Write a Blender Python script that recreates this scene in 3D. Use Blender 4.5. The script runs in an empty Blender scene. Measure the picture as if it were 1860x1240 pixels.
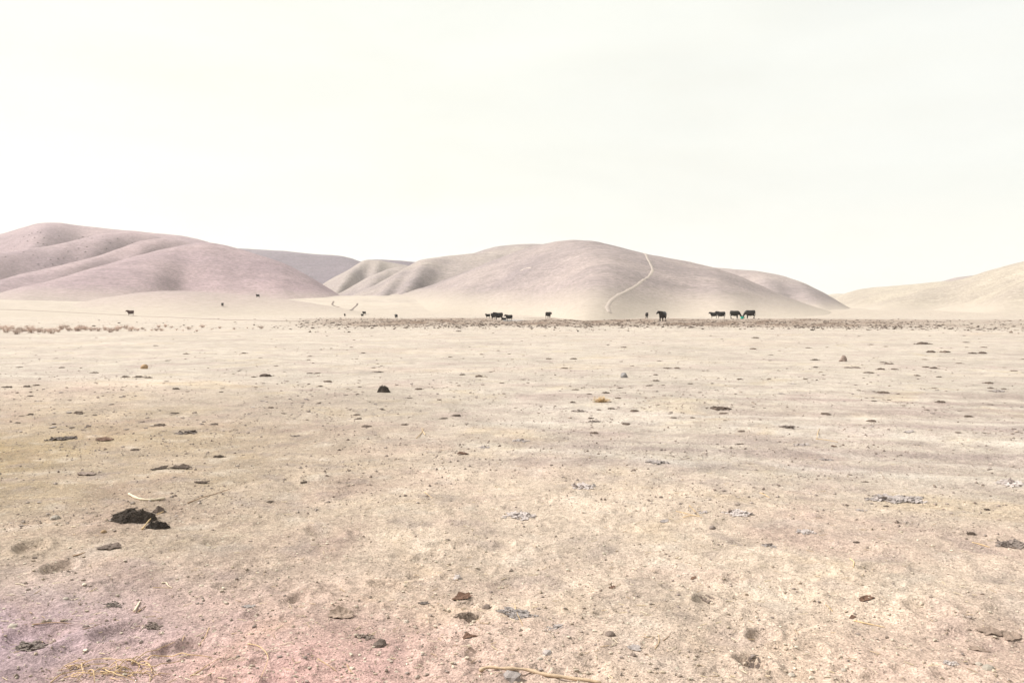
import bpy, math, random
import numpy as np
from mathutils import Vector

random.seed(7)
rng = np.random.default_rng(7)
S = bpy.context.scene
COL = S.collection

# ------------------------------------------------------------------ camera
F = 1447.0                    # focal length in photograph pixels (28 mm on 36 mm, 1860 wide)
CAM_H = 1.65
PITCH = math.atan(58.0 / F)
cam_d = bpy.data.cameras.new('camera')
cam_d.lens = 28.0; cam_d.sensor_width = 36.0
cam_d.clip_start = 0.05; cam_d.clip_end = 20000
cam = bpy.data.objects.new('camera', cam_d)
cam.location = (0, 0, CAM_H)
cam.rotation_euler = (math.radians(90) - PITCH, 0, 0)
COL.objects.link(cam)
S.camera = cam

# ------------------------------------------------------------------ sky and sun
SUN_EL, SUN_AZ = 43.0, -78.0        # azimuth measured from the view direction, negative = to the left
w = bpy.data.worlds.new('World'); S.world = w; w.use_nodes = True
nt = w.node_tree; N = nt.nodes; L = nt.links
bg = N['Background']; bg.inputs['Strength'].default_value = 0.1
sky = N.new('ShaderNodeTexSky'); sky.sky_type = 'NISHITA'; sky.sun_disc = False
sky.sun_elevation = math.radians(SUN_EL); sky.sun_rotation = math.radians(SUN_AZ)
sky.air_density = 1.0; sky.dust_density = 2.0
tc = N.new('ShaderNodeTexCoord'); mp = N.new('ShaderNodeMapping')
mp.inputs['Scale'].default_value = (1.0, 1.0, 4.5)
nz = N.new('ShaderNodeTexNoise'); nz.inputs['Scale'].default_value = 2.2; nz.inputs['Detail'].default_value = 6
nz.inputs['Roughness'].default_value = 0.55
mr = N.new('ShaderNodeMapRange'); mr.inputs['From Min'].default_value = 0.30; mr.inputs['From Max'].default_value = 0.62
mr.inputs['To Min'].default_value = 0.965; mr.inputs['To Max'].default_value = 0.995
mx = N.new('ShaderNodeMix'); mx.data_type = 'RGBA'
# thin bright cloud veil, a little brighter towards the side of the sun
_a, _e = math.radians(SUN_AZ), math.radians(SUN_EL)
sdir = Vector((math.sin(_a) * math.cos(_e), math.cos(_a) * math.cos(_e), math.sin(_e)))
dt = N.new('ShaderNodeVectorMath'); dt.operation = 'DOT_PRODUCT'; dt.inputs[1].default_value = sdir
mr2 = N.new('ShaderNodeMapRange'); mr2.inputs['From Min'].default_value = 0.0; mr2.inputs['From Max'].default_value = 0.8
veil = N.new('ShaderNodeMix'); veil.data_type = 'RGBA'
veil.inputs['A'].default_value = (1.80, 1.82, 1.71, 1); veil.inputs['B'].default_value = (1.94, 1.94, 1.71, 1)
L.new(tc.outputs['Generated'], dt.inputs[0]); L.new(dt.outputs['Value'], mr2.inputs['Value']); L.new(mr2.outputs['Result'], veil.inputs['Factor'])
mp3 = N.new('ShaderNodeMapping'); mp3.inputs['Scale'].default_value = (1.3, 1.3, 5.0); mp3.inputs['Location'].default_value = (3.1, 0.4, 0.2)
nz3 = N.new('ShaderNodeTexNoise'); nz3.inputs['Scale'].default_value = 2.6; nz3.inputs['Detail'].default_value = 7; nz3.inputs['Distortion'].default_value = 0.5
mr3 = N.new('ShaderNodeMapRange'); mr3.inputs['From Min'].default_value = 0.3; mr3.inputs['From Max'].default_value = 0.7; mr3.inputs['To Min'].default_value = 0.975; mr3.inputs['To Max'].default_value = 1.05
vsc = N.new('ShaderNodeVectorMath'); vsc.operation = 'SCALE'
L.new(tc.outputs['Generated'], mp3.inputs['Vector']); L.new(mp3.outputs['Vector'], nz3.inputs['Vector']); L.new(nz3.outputs['Fac'], mr3.inputs['Value'])
L.new(veil.outputs['Result'], vsc.inputs[0]); L.new(mr3.outputs['Result'], vsc.inputs['Scale'])
L.new(vsc.outputs[0], mx.inputs['B'])
L.new(tc.outputs['Generated'], mp.inputs['Vector']); L.new(mp.outputs['Vector'], nz.inputs['Vector'])
L.new(nz.outputs['Fac'], mr.inputs['Value']); L.new(mr.outputs['Result'], mx.inputs['Factor'])
L.new(sky.outputs['Color'], mx.inputs['A']); L.new(mx.outputs['Result'], bg.inputs['Color'])

sun_d = bpy.data.lights.new('sun', 'SUN'); sun_d.energy = 1.5; sun_d.angle = math.radians(10)
sun_d.color = (1.0, 0.955, 0.90)
sun = bpy.data.objects.new('sun', sun_d); COL.objects.link(sun)
sun.rotation_euler = (-sdir).to_track_quat('-Z', 'Y').to_euler()
sun.location = sdir * 50
vs = S.view_settings
vs.view_transform = 'Standard'; vs.look = 'None'; vs.exposure = 2.32; vs.gamma = 1.0; vs.use_curve_mapping = False
S.cycles.volume_bounces = 1; S.cycles.max_bounces = 6

# ------------------------------------------------------------------ noise and ray helpers
def pnoise(x, y, seed=0):
    xi = np.floor(x).astype(np.int64); yi = np.floor(y).astype(np.int64)
    fx = x - xi; fy = y - yi
    ux = fx * fx * fx * (fx * (fx * 6 - 15) + 10); uy = fy * fy * fy * (fy * (fy * 6 - 15) + 10)
    def g(ix, iy, dx, dy):
        h = (ix * 374761393 + iy * 668265263 + seed * 974711) & 0xffffffff
        h = ((h ^ (h >> 13)) * 1274126177) & 0xffffffff
        h = h ^ (h >> 16)
        a = h * (2 * math.pi / 4294967296.0)
        return np.cos(a) * dx + np.sin(a) * dy
    n00 = g(xi, yi, fx, fy); n10 = g(xi + 1, yi, fx - 1, fy)
    n01 = g(xi, yi + 1, fx, fy - 1); n11 = g(xi + 1, yi + 1, fx - 1, fy - 1)
    a = n00 + ux * (n10 - n00); b = n01 + ux * (n11 - n01)
    return (a + uy * (b - a)) * 1.5

def fbm(x, y, oct=3, seed=0, gain=0.5):
    s = 0; a = 1.0; t = 0
    for k in range(oct):
        s = s + a * pnoise(x * 2 ** k + 17.3 * k, y * 2 ** k - 9.1 * k, seed + k); t += a; a *= gain
    return s / t

def sstep(a, b, x):
    t = np.clip((x - a) / (b - a), 0, 1); return t * t * (3 - 2 * t)

def ray(px, py):
    cx = (np.asarray(px, float) - 930) / F; cy = (620 - np.asarray(py, float)) / F
    dx = cx; dy = math.cos(PITCH) + cy * math.sin(PITCH); dz = -math.sin(PITCH) + cy * math.cos(PITCH)
    hyp = np.hypot(dx, dy)
    return np.arctan2(dx, dy), dz / hyp          # azimuth, tan(elevation)

AZ = lambda px: ray(px, 562.0)[0]

# ------------------------------------------------------------------ object helpers
def mesh_arrays(name, verts, faces, col=None, smooth=True):
    me = bpy.data.meshes.new(name)
    verts = np.asarray(verts, np.float32); faces = np.asarray(faces, np.int32)
    k = faces.shape[1]
    me.vertices.add(len(verts)); me.vertices.foreach_set('co', verts.ravel())
    me.loops.add(faces.size); me.loops.foreach_set('vertex_index', faces.ravel())
    me.polygons.add(len(faces)); me.polygons.foreach_set('loop_start', np.arange(0, faces.size, k, dtype=np.int32))
    me.polygons.foreach_set('loop_total', np.full(len(faces), k, np.int32))
    me.polygons.foreach_set('use_smooth', np.full(len(faces), smooth, bool))
    if col is not None:
        a = me.attributes.new('Col', 'FLOAT_COLOR', 'POINT')
        c = np.ones((len(verts), 4), np.float32); c[:, :3] = col
        a.data.foreach_set('color', c.ravel())
    me.update(calc_edges=True)
    return me

class MB:
    """collects small shapes into one mesh"""
    def __init__(s): s.v = []; s.f = []
    def add(s, v, f):
        o = len(s.v); s.v += [tuple(p) for p in v]; s.f += [tuple(i + o for i in q) for q in f]
    def tube(s, pts, rad, n=6, flat=1.0):
        pts = [Vector(p) for p in pts]; V = []; Fc = []
        for i, p in enumerate(pts):
            t = (pts[min(i + 1, len(pts) - 1)] - pts[max(i - 1, 0)]).normalized()
            side = t.cross(Vector((0, 0, 1)))
            if side.length < 1e-3: side = Vector((0, 1, 0))
            side.normalize(); up = side.cross(t)
            r = rad[i] if hasattr(rad, '__len__') else rad
            for k in range(n):
                a = 2 * math.pi * k / n
                V.append(p + side * (math.cos(a) * r) + up * (math.sin(a) * r * flat))
        m = len(pts)
        for i in range(m - 1):
            for k in range(n):
                k2 = (k + 1) % n
                Fc.append((i * n + k, i * n + k2, (i + 1) * n + k2, (i + 1) * n + k))
        Fc.append(tuple(range(n))[::-1]); Fc.append(tuple((m - 1) * n + k for k in range(n)))
        s.add(V, Fc)
    def mesh(s, name, smooth=True):
        me = bpy.data.meshes.new(name); me.from_pydata(s.v, [], s.f)
        me.polygons.foreach_set('use_smooth', np.full(len(me.polygons), smooth, bool)); me.update()
        return me

def link(name, me, mat=None, parent=None, loc=(0, 0, 0), rz=0.0, sc=1.0):
    o = bpy.data.objects.new(name, me); COL.objects.link(o)
    if mat is not None and me is not None and not me.materials: me.materials.append(mat)
    o.location = loc; o.rotation_euler = (0, 0, rz)
    o.scale = sc if hasattr(sc, '__len__') else (sc, sc, sc)
    if parent is not None: o.parent = parent
    return o

def tag(o, label=None, cat=None, group=None, kind=None):
    if label: o['label'] = label
    if cat: o['category'] = cat
    if group: o['group'] = group
    if kind: o['kind'] = kind
    return o

# ------------------------------------------------------------------ materials
def mat_new(name, rough=0.9):
    m = bpy.data.materials.new(name); m.use_nodes = True
    b = m.node_tree.nodes['Principled BSDF']; b.inputs['Roughness'].default_value = rough
    b.inputs['Specular IOR Level'].default_value = 0.25
    return m, m.node_tree, b

def nnode(t, kind, **kw):
    n = t.nodes.new(kind)
    for k, v in kw.items():
        if k in n.inputs: n.inputs[k].default_value = v
        else: setattr(n, k, v)
    return n

def noise(t, vec, scale, detail=3, rough=0.55, dist=0.0):
    n = nnode(t, 'ShaderNodeTexNoise', Scale=scale, Detail=detail, Roughness=rough, Distortion=dist)
    t.links.new(vec, n.inputs['Vector']); return n.outputs['Fac']

def mrange(t, v, a, b, c, d):
    n = nnode(t, 'ShaderNodeMapRange'); t.links.new(v, n.inputs['Value'])
    for k, x in zip(('From Min', 'From Max', 'To Min', 'To Max'), (a, b, c, d)): n.inputs[k].default_value = x
    return n.outputs['Result']

def mulcol(t, col, fac):
    n = nnode(t, 'ShaderNodeVectorMath', operation='SCALE')
    t.links.new(col, n.inputs[0]); t.links.new(fac, n.inputs['Scale']); return n.outputs[0]

def mixcol(t, fac, a, b):
    n = nnode(t, 'ShaderNodeMix', data_type='RGBA')
    for s, v in (('Factor', fac), ('A', a), ('B', b)):
        if hasattr(v, 'links'): t.links.new(v, n.inputs[s])
        elif s == 'Factor': n.inputs[s].default_value = v
        else: n.inputs[s].default_value = (*v, 1)
    return n.outputs['Result']

def soil_material():
    m, t, b = mat_new('dry_soil', 0.95)
    at = nnode(t, 'ShaderNodeAttribute', attribute_name='Col'); col = at.outputs['Color']
    P = nnode(t, 'ShaderNodeNewGeometry').outputs['Position']
    n1 = noise(t, P, 1.7, 5, 0.62, 0.6); n2 = noise(t, P, 14, 5, 0.65); n3 = noise(t, P, 95, 3, 0.7)
    n0 = noise(t, P, 0.22, 4, 0.6)
    c = mulcol(t, col, mrange(t, n0, 0.3, 0.7, 0.87, 1.12))
    c = mulcol(t, c, mrange(t, n1, 0.3, 0.7, 0.80, 1.17))
    nh = noise(t, P, 0.55, 4, 0.65, 0.8)                       # drifts of lilac-grey dust and straw-coloured chaff
    li = nnode(t, 'ShaderNodeVectorMath', operation='MULTIPLY'); t.links.new(c, li.inputs[0]); li.inputs[1].default_value = (0.92, 0.86, 0.89)
    c = mixcol(t, mrange(t, nh, 0.50, 0.68, 0, 0.9), c, li.outputs[0])
    st = nnode(t, 'ShaderNodeVectorMath', operation='MULTIPLY'); t.links.new(c, st.inputs[0]); st.inputs[1].default_value = (1.05, 1.01, 0.90)
    c = mixcol(t, mrange(t, nh, 0.45, 0.30, 0, 0.8), c, st.outputs[0])
    c = mulcol(t, c, mrange(t, n2, 0.3, 0.7, 0.80, 1.17))
    n25 = noise(t, P, 42, 3, 0.7)
    c = mulcol(t, c, mrange(t, n25, 0.3, 0.7, 0.74, 1.26))
    c = mulcol(t, c, mrange(t, n3, 0.3, 0.7, 0.58, 1.42))
    # crumbs of darker dung dust and paler grit
    v = nnode(t, 'ShaderNodeTexVoronoi', Scale=38.0); t.links.new(P, v.inputs['Vector'])
    sep = nnode(t, 'ShaderNodeSeparateColor'); t.links.new(v.outputs['Color'], sep.inputs[0])
    pale = nnode(t, 'ShaderNodeMath', operation='MULTIPLY')
    t.links.new(mrange(t, sep.outputs[0], 0.90, 0.93, 0, 1), pale.inputs[0])
    t.links.new(mrange(t, v.outputs['Distance'], 0.25, 0.42, 0.75, 0), pale.inputs[1])
    c = mixcol(t, pale.outputs[0], c, (0.46, 0.41, 0.33))
    dark = nnode(t, 'ShaderNodeMath', operation='MULTIPLY')
    t.links.new(mrange(t, sep.outputs[1], 0.90, 0.93, 0, 1), dark.inputs[0])
    t.links.new(mrange(t, v.outputs['Distance'], 0.2, 0.45, 0.6, 0), dark.inputs[1])
    c = mixcol(t, dark.outputs[0], c, (0.12, 0.095, 0.08))
    t.links.new(c, b.inputs['Base Color'])
    h = nnode(t, 'ShaderNodeMath', operation='ADD')
    t.links.new(mrange(t, n2, 0, 1, 0, 1.6), h.inputs[0]); t.links.new(mrange(t, n3, 0, 1, 0, 0.55), h.inputs[1])
    bp = nnode(t, 'ShaderNodeBump', Strength=1.0, Distance=0.015); t.links.new(h.outputs[0], bp.inputs['Height'])
    t.links.new(bp.outputs['Normal'], b.inputs['Normal'])
    return m

def hill_material(name, ca, cb, low, zlo=1.5, zhi=7.0, speck=0.5, toe=0.0):
    m, t, b = mat_new(name, 0.95)
    P = nnode(t, 'ShaderNodeNewGeometry').outputs['Position']
    big = noise(t, P, 0.014, 5, 0.6, 0.4); md = noise(t, P, 0.10, 5, 0.65)
    mp_ = nnode(t, 'ShaderNodeMapping'); mp_.inputs['Scale'].default_value = (0.30, 0.30, 1.6)
    t.links.new(P, mp_.inputs['Vector'])
    fine = noise(t, mp_.outputs['Vector'], 1.5, 6, 0.8)
    c = mixcol(t, mrange(t, big, 0.35, 0.65, 0, 1), ca, cb)
    mt_ = nnode(t, 'ShaderNodeMapping'); mt_.inputs['Scale'].default_value = (0.05, 0.05, 1.1); t.links.new(P, mt_.inputs['Vector'])
    c = mulcol(t, c, mrange(t, noise(t, mt_.outputs['Vector'], 1.0, 4, 0.6, 0.3), 0.3, 0.7, 1 - 0.07 * speck, 1 + 0.07 * speck))
    c = mulcol(t, c, mrange(t, md, 0.3, 0.7, 0.86, 1.14))
    c = mulcol(t, c, mrange(t, fine, 0.32, 0.68, 1 - 0.38 * speck, 1 + 0.38 * speck))
    sp = noise(t, P, 0.55, 3, 0.8)
    c = mixcol(t, mrange(t, sp, 0.66, 0.75, 0, 0.5 * speck), c, (0.50, 0.45, 0.39))
    sx = nnode(t, 'ShaderNodeSeparateXYZ'); t.links.new(P, sx.inputs[0])
    zz = nnode(t, 'ShaderNodeMath', operation='ADD'); t.links.new(sx.outputs['Z'], zz.inputs[0])
    t.links.new(mrange(t, md, 0.2, 0.8, -1.5, 1.5), zz.inputs[1])
    if toe:            # the pale wash of soil reaches higher where the hill runs out to the west
        sb = nnode(t, 'ShaderNodeMath', operation='SUBTRACT'); t.links.new(zz.outputs[0], sb.inputs[0]); t.links.new(mrange(t, sx.outputs['X'], -95, 10, toe, 0), sb.inputs[1]); zz = sb
    c2 = mulcol(t, nnode_rgb(t, low), mrange(t, fine, 0.32, 0.68, 0.90, 1.10))
    c = mixcol(t, mrange(t, zz.outputs[0], zlo, zhi, 0, 1), c2, c)
    t.links.new(c, b.inputs['Base Color'])
    bp = nnode(t, 'ShaderNodeBump', Strength=0.5, Distance=0.5); t.links.new(fine, bp.inputs['Height'])
    t.links.new(bp.outputs['Normal'], b.inputs['Normal'])
    return m

def nnode_rgb(t, c):
    n = nnode(t, 'ShaderNodeRGB'); n.outputs[0].default_value = (*c, 1); return n.outputs[0]

def lump_material(name, ca, cb, scale=18, rough=0.95, bump=0.006):
    m, t, b = mat_new(name, rough)
    oc = nnode(t, 'ShaderNodeTexCoord').outputs['Object']
    oi = nnode(t, 'ShaderNodeObjectInfo').outputs['Random']
    n1 = noise(t, oc, scale, 5, 0.7); n2 = noise(t, oc, scale * 6, 3, 0.7)
    c = mixcol(t, mrange(t, n1, 0.32, 0.68, 0, 1), ca, cb)
    c = mulcol(t, c, mrange(t, n2, 0.3, 0.7, 0.75, 1.25))
    c = mulcol(t, c, mrange(t, oi, 0, 1, 0.75, 1.25))
    t.links.new(c, b.inputs['Base Color'])
    bp = nnode(t, 'ShaderNodeBump', Strength=1.0, Distance=bump); t.links.new(n2, bp.inputs['Height'])
    t.links.new(bp.outputs['Normal'], b.inputs['Normal'])
    return m

def attr_material(name):
    m, t, b = mat_new(name, 0.95)
    at = nnode(t, 'ShaderNodeAttribute', attribute_name='Col')
    P = nnode(t, 'ShaderNodeNewGeometry').outputs['Position']
    c = mulcol(t, at.outputs['Color'], mrange(t, noise(t, P, 60, 3, 0.7), 0.3, 0.7, 0.75, 1.25))
    t.links.new(c, b.inputs['Base Color']); return m

LOW = (0.362, 0.312, 0.264)
M = {}
M['soil'] = soil_material()
M['hill_pink'] = hill_material('dry_grass_pinkish', (0.278, 0.208, 0.214), (0.212, 0.157, 0.172), LOW, 0, 12, 1.1)
M['hill_tan'] = hill_material('dry_grass_tan', (0.282, 0.232, 0.219), (0.196, 0.162, 0.163), LOW, 0, 9, 1.1, 9.0)
M['hill_scrub_shade'] = hill_material('scrub_with_shade', (0.155, 0.128, 0.148), (0.112, 0.092, 0.112), LOW, 0, 5, 1.6)  # scrub colour deepened to hold the slope's shade as well
M['hill_valley'] = hill_material('dry_grass_valley', (0.268, 0.226, 0.204), (0.200, 0.167, 0.168), LOW, 0, 9, 1.2)
M['hill_straw'] = hill_material('dry_grass_straw', (0.320, 0.277, 0.226), (0.262, 0.224, 0.192), LOW, 1, 7, 1.2)
M['apron'] = hill_material('dry_grass_apron', (0.385, 0.332, 0.280), (0.350, 0.300, 0.262), LOW, 0, 4, 0.4)
M['dung'] = lump_material('dry_dung', (0.125, 0.092, 0.073), (0.062, 0.046, 0.038))
M['dung_dark'] = lump_material('dark_dung', (0.105, 0.084, 0.071), (0.036, 0.029, 0.026), 25, 0.85, 0.01)
M['dung_fibre'] = lump_material('dung_fibre', (0.15, 0.118, 0.095), (0.06, 0.047, 0.04), 25, 0.9)
M['crust'] = lump_material('grey_crust', (0.43, 0.38, 0.36), (0.33, 0.288, 0.278), 30, 0.95, 0.003)
M['crust_dark'] = lump_material('brown_crust', (0.22, 0.182, 0.162), (0.13, 0.105, 0.094), 30, 0.95, 0.003)
M['clod'] = lump_material('soil_clod', (0.30, 0.235, 0.20), (0.195, 0.15, 0.132), 20)
M['flake'] = lump_material('brown_flake', (0.15, 0.085, 0.058), (0.085, 0.05, 0.036), 30, 0.8, 0.002)
M['pale_flake'] = lump_material('tan_flake', (0.31, 0.235, 0.19), (0.22, 0.165, 0.135), 30, 0.9, 0.002)
M['stone'] = lump_material('pale_stone', (0.47, 0.42, 0.36), (0.36, 0.31, 0.265), 15, 0.85, 0.003)
M['greystone'] = lump_material('grey_stone', (0.27, 0.255, 0.25), (0.19, 0.178, 0.178), 15, 0.85, 0.003)
M['tanrock'] = lump_material('tan_rock', (0.40, 0.28, 0.17), (0.30, 0.20, 0.12), 15, 0.9, 0.003)
M['wood'] = lump_material('bleached_wood', (0.62, 0.47, 0.33), (0.47, 0.34, 0.23), 40, 0.7, 0.001)
M['bonewood'] = lump_material('white_wood', (0.66, 0.57, 0.43), (0.55, 0.46, 0.34), 40, 0.7, 0.001)
M['straw'] = lump_material('straw', (0.56, 0.41, 0.23), (0.43, 0.30, 0.165), 30, 0.7, 0.0005)
M['twig'] = lump_material('twig', (0.36, 0.24, 0.155), (0.26, 0.17, 0.115), 30, 0.8, 0.0005)
M['weed'] = lump_material('dry_weed', (0.53, 0.41, 0.35), (0.42, 0.31, 0.26), 6, 0.9, 0.002)
M['shrub'] = lump_material('hill_shrub', (0.115, 0.082, 0.088), (0.075, 0.055, 0.062), 2, 0.95, 0.05)
M['cow_black'] = lump_material('black_hide', (0.013, 0.010, 0.009), (0.008, 0.006, 0.006), 4, 0.5, 0.002)
M['cow_brown'] = lump_material('red_brown_hide', (0.062, 0.018, 0.012), (0.040, 0.012, 0.009), 4, 0.6, 0.002)
M['teal'] = lump_material('teal_plastic', (0.012, 0.46, 0.34), (0.010, 0.40, 0.30), 3, 0.4, 0.001)
M['yellow'] = lump_material('yellow_rope', (0.62, 0.50, 0.05), (0.52, 0.42, 0.04), 30, 0.7, 0.002)
M['litter'] = attr_material('litter')
M['trail'] = lump_material('trail_dust', (0.355, 0.302, 0.268), (0.305, 0.258, 0.230), 0.5, 0.95, 0.01)
M['rut'] = lump_material('rut_soil', (0.185, 0.145, 0.125), (0.13, 0.10, 0.088), 0.5, 0.95, 0.01)

# ------------------------------------------------------------------ the hills: ridge lines with real distance, width and relief
class Ridge:
    def __init__(s, pts, wf, wb, mat, spurs=(), z0=-1.2, smooth=7, p=1.0, amp=0.8, seed=0, label=None):
        pts = sorted(pts); px = np.array([q[0] for q in pts], float)
        az, te = ray(px, np.array([q[1] for q in pts], float))
        Rr = np.array([q[2] for q in pts], float)
        step = math.radians(0.05)
        g = np.arange(az[0], az[-1] + step, step)
        s.g = g
        def sm(v, k):
            kk = max(1, int(k)); x = np.arange(-3 * kk, 3 * kk + 1); ker = np.exp(-0.5 * (x / kk) ** 2); ker /= ker.sum()
            return np.convolve(np.pad(v, 3 * kk, mode='edge'), ker, 'valid')
        s.te0 = sm(np.interp(g, az, te), smooth * 0.8); s.R = sm(np.interp(g, az, Rr), smooth * 2)
        s.wf, s.wb, s.mat, s.z0, s.p, s.amp, s.seed, s.label = wf, wb, mat, z0, p, amp, seed, label
        s.spurs = [(float(AZ(a)), float(AZ(b)), c / F, A) for a, b, c, A in spurs]
        s.te = s.te0.copy()
        th = g[::4]
        for it in range(3):
            v = np.linspace(-0.6, 1.0, 90)[:, None]
            R = np.interp(th, g, s.R)[None, :]
            r = np.where(v > 0, R - v * s.wf, R - v * s.wb)
            z = s.height(np.broadcast_to(th[None, :], r.shape), r, relief=False)
            s.te = s.te + np.interp(g, th, np.interp(th, g, s.te0) - ((z - CAM_H) / r).max(0))
    def height(s, th, r, relief=True):
        R = np.interp(th, s.g, s.R); te = np.interp(th, s.g, s.te)
        H = CAM_H + R * te
        u = (R - r) / s.wf
        for a, b, wd, A in s.spurs:
            uc = np.clip(u, 0, 1.2); c = a + (b - a) * uc
            k = 1 + A * np.exp(-((th - c) / wd) ** 2) * np.clip(u * 4, 0, 1)
            u = np.where(u > 0, u / k, u)
        ub = np.where(u >= 0, np.clip(u, 0, 1), np.clip((r - R) / s.wb, 0, 1))
        gg = (0.5 * (1 + np.cos(math.pi * ub))) ** s.p
        z = s.z0 + (H - s.z0) * gg
        if relief and s.amp:
            x = r * np.sin(th); y = r * np.cos(th)
            rel = fbm(x / 55, y / 55, 3, s.seed) * 1.5 + fbm(x / 11, y / 11, 3, s.seed + 9) * 0.28
            z = z + s.amp * rel * np.clip((z - 0.0) / 14, 0, 1)
        return np.where((th < s.g[0]) | (th > s.g[-1]), -50, z)
    def build(s):
        nth = int((s.g[-1] - s.g[0]) / math.radians(0.085)) + 2
        th = np.linspace(s.g[0], s.g[-1], nth)
        amax = 1 + max([0] + [q[3] for q in s.spurs])
        v = np.concatenate([np.linspace(amax, 0.35, 55)[:-1], np.linspace(0.35, -0.15 * s.wf / s.wb, 55)[:-1], np.linspace(-0.15 * s.wf / s.wb, -1, 22)])
        R = np.interp(th, s.g, s.R)[None, :]
        r = np.where(v[:, None] > 0, R - v[:, None] * s.wf, R - v[:, None] * s.wb)
        r = np.maximum(r, 40)
        T = np.broadcast_to(th[None, :], r.shape)
        z = s.height(T, r)
        V = np.stack([r * np.sin(T), r * np.cos(T), z], -1).reshape(-1, 3)
        nr, nc = r.shape; i = np.arange(nr - 1)[:, None] * nc + np.arange(nc - 1)[None, :]
        Q = np.stack([i, i + 1, i + 1 + nc, i + nc], -1).reshape(-1, 4)
        keep = (V[Q][:, :, 2].max(1) > -0.6)
        Q = Q[keep]
        used = np.unique(Q); remap = np.zeros(len(V), np.int64); remap[used] = np.arange(len(used))
        o = link('hill', mesh_arrays('hill', V[used], remap[Q]), s.mat)
        tag(o, kind='structure', label=s.label)

RD = []
def ridge(*a, **k):
    r = Ridge(*a, **k); RD.append(r); return r

# distant low ridge in the gap on the right
ridge([(1440, 566, 1900), (1480, 545, 1900), (1505, 534.5, 1900), (1525, 533, 1900), (1545, 536, 1900), (1620, 552, 1900), (1680, 568, 1900)], 300, 300, M['hill_straw'], seed=1, smooth=4,
      label='very far low pale ridge in the gap between the hills')
ridge([(1640, 566, 1100), (1690, 517, 1100), (1708, 512, 1100), (1734, 504.5, 1100), (1776, 499.5, 1100), (1840, 498, 1100), (1950, 505, 1100), (2100, 566, 1100)], 260, 300, M['hill_tan'], seed=2, smooth=4,
      label='far mauve hump just above the straw coloured ridge')
ridge([(1470, 572, 960), (1505, 551, 950), (1530, 534, 930), (1558, 526, 910), (1600, 521, 880), (1650, 516.5, 850), (1700, 512.5, 820), (1740, 509, 780), (1770, 501.5, 740), (1800, 491.5, 720), (1830, 483, 700), (1860, 475, 690), (1950, 452, 660), (2100, 440, 640), (2400, 470, 620), (2700, 566, 600)],
      330, 320, M['hill_straw'], spurs=[(1800, 1640, 55, 0.30), (1720, 1600, 40, 0.12), (1620, 1560, 30, 0.12)], seed=3, label='long straw coloured ridge rising beyond the open valley')
ridge([(1640, 572, 540), (1700, 561, 530), (1760, 547, 520), (1800, 533, 510), (1830, 518, 505), (1860, 505, 500), (1950, 470, 490), (2100, 460, 480), (2400, 500, 460), (2700, 575, 440)],
      210, 230, M['hill_straw'], spurs=[(1860, 1780, 40, 0.2)], seed=4, label='pale yellow spur in front of the straw coloured ridge')
# behind and beside the main hill
ridge([(1150, 566, 780), (1220, 497, 780), (1260, 486, 770), (1300, 485, 760), (1330, 487.5, 750), (1380, 492, 735), (1420, 500, 715), (1460, 514, 695), (1500, 534, 670), (1530, 552, 650), (1545, 560, 640), (1580, 574, 630)],
      230, 260, M['hill_tan'], spurs=[(1370, 1420, 26, 0.22), (1450, 1500, 25, 0.16)], seed=5, smooth=5, label='rounded mauve hill peeking out behind the main hill')
ridge([(800, 566, 720), (840, 464, 720), (860, 460.5, 720), (880, 453.5, 715), (903, 447.8, 710), (947, 443.3, 700), (985, 443, 690), (1040, 450, 690), (1150, 566, 680)], 230, 260, M['hill_valley'], seed=6, smooth=4,
      label='pale shoulder just behind the summit of the main hill')
ridge([(600, 566, 1000), (640, 480, 990), (663, 472, 980), (687, 471, 970), (720, 473, 960), (740, 474.5, 950), (800, 480, 940), (880, 500, 940), (960, 566, 940)], 220, 300, M['hill_scrub_shade'], seed=77, smooth=3,
      label='shade-toned grey scrub ridge closing the head of the valley')
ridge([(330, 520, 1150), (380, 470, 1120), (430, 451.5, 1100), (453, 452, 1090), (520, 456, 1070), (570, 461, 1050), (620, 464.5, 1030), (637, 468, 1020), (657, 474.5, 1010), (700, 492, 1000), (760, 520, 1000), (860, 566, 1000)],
      380, 300, M['hill_scrub_shade'], seed=7, smooth=3, label='darkest shade-toned scrub hill at the head of the valley')
ridge([(560, 545, 800), (587, 515, 790), (607, 503, 790), (633, 490, 800), (653, 477.5, 815), (663, 473, 825), (690, 473, 835), (740, 482, 840), (800, 510, 840), (880, 566, 840)],
      170, 220, M['hill_valley'], spurs=[(650, 598, 18, 0.45), (692, 672, 12, 0.22)], seed=8, smooth=2, label='narrow spur with a bright edge below the scrub hill')
ridge([(570, 560, 660), (600, 541, 655), (620, 530, 655), (640, 519, 660), (670, 502, 675), (703, 489, 690), (727, 484, 700), (745, 483, 710), (800, 495, 720), (900, 566, 720)],
      170, 200, M['hill_valley'], spurs=[(702, 642, 20, 0.34)], seed=9, smooth=2, label='small grey spur in the middle of the side valley')
ridge([(590, 562, 570), (637, 537, 570), (660, 527, 575), (683, 517, 580), (707, 503, 590), (730, 489, 600), (750, 478, 610), (763, 471.5, 615), (803, 465.7, 620), (860, 461, 620), (900, 461, 615), (960, 480, 600), (1040, 520, 600), (1120, 570, 600)],
      200, 220, M['hill_valley'], spurs=[(750, 662, 22, 0.32), (806, 708, 26, 0.28)], seed=10, smooth=3, label='spur with a pale sunlit edge joining the main hill')
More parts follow.
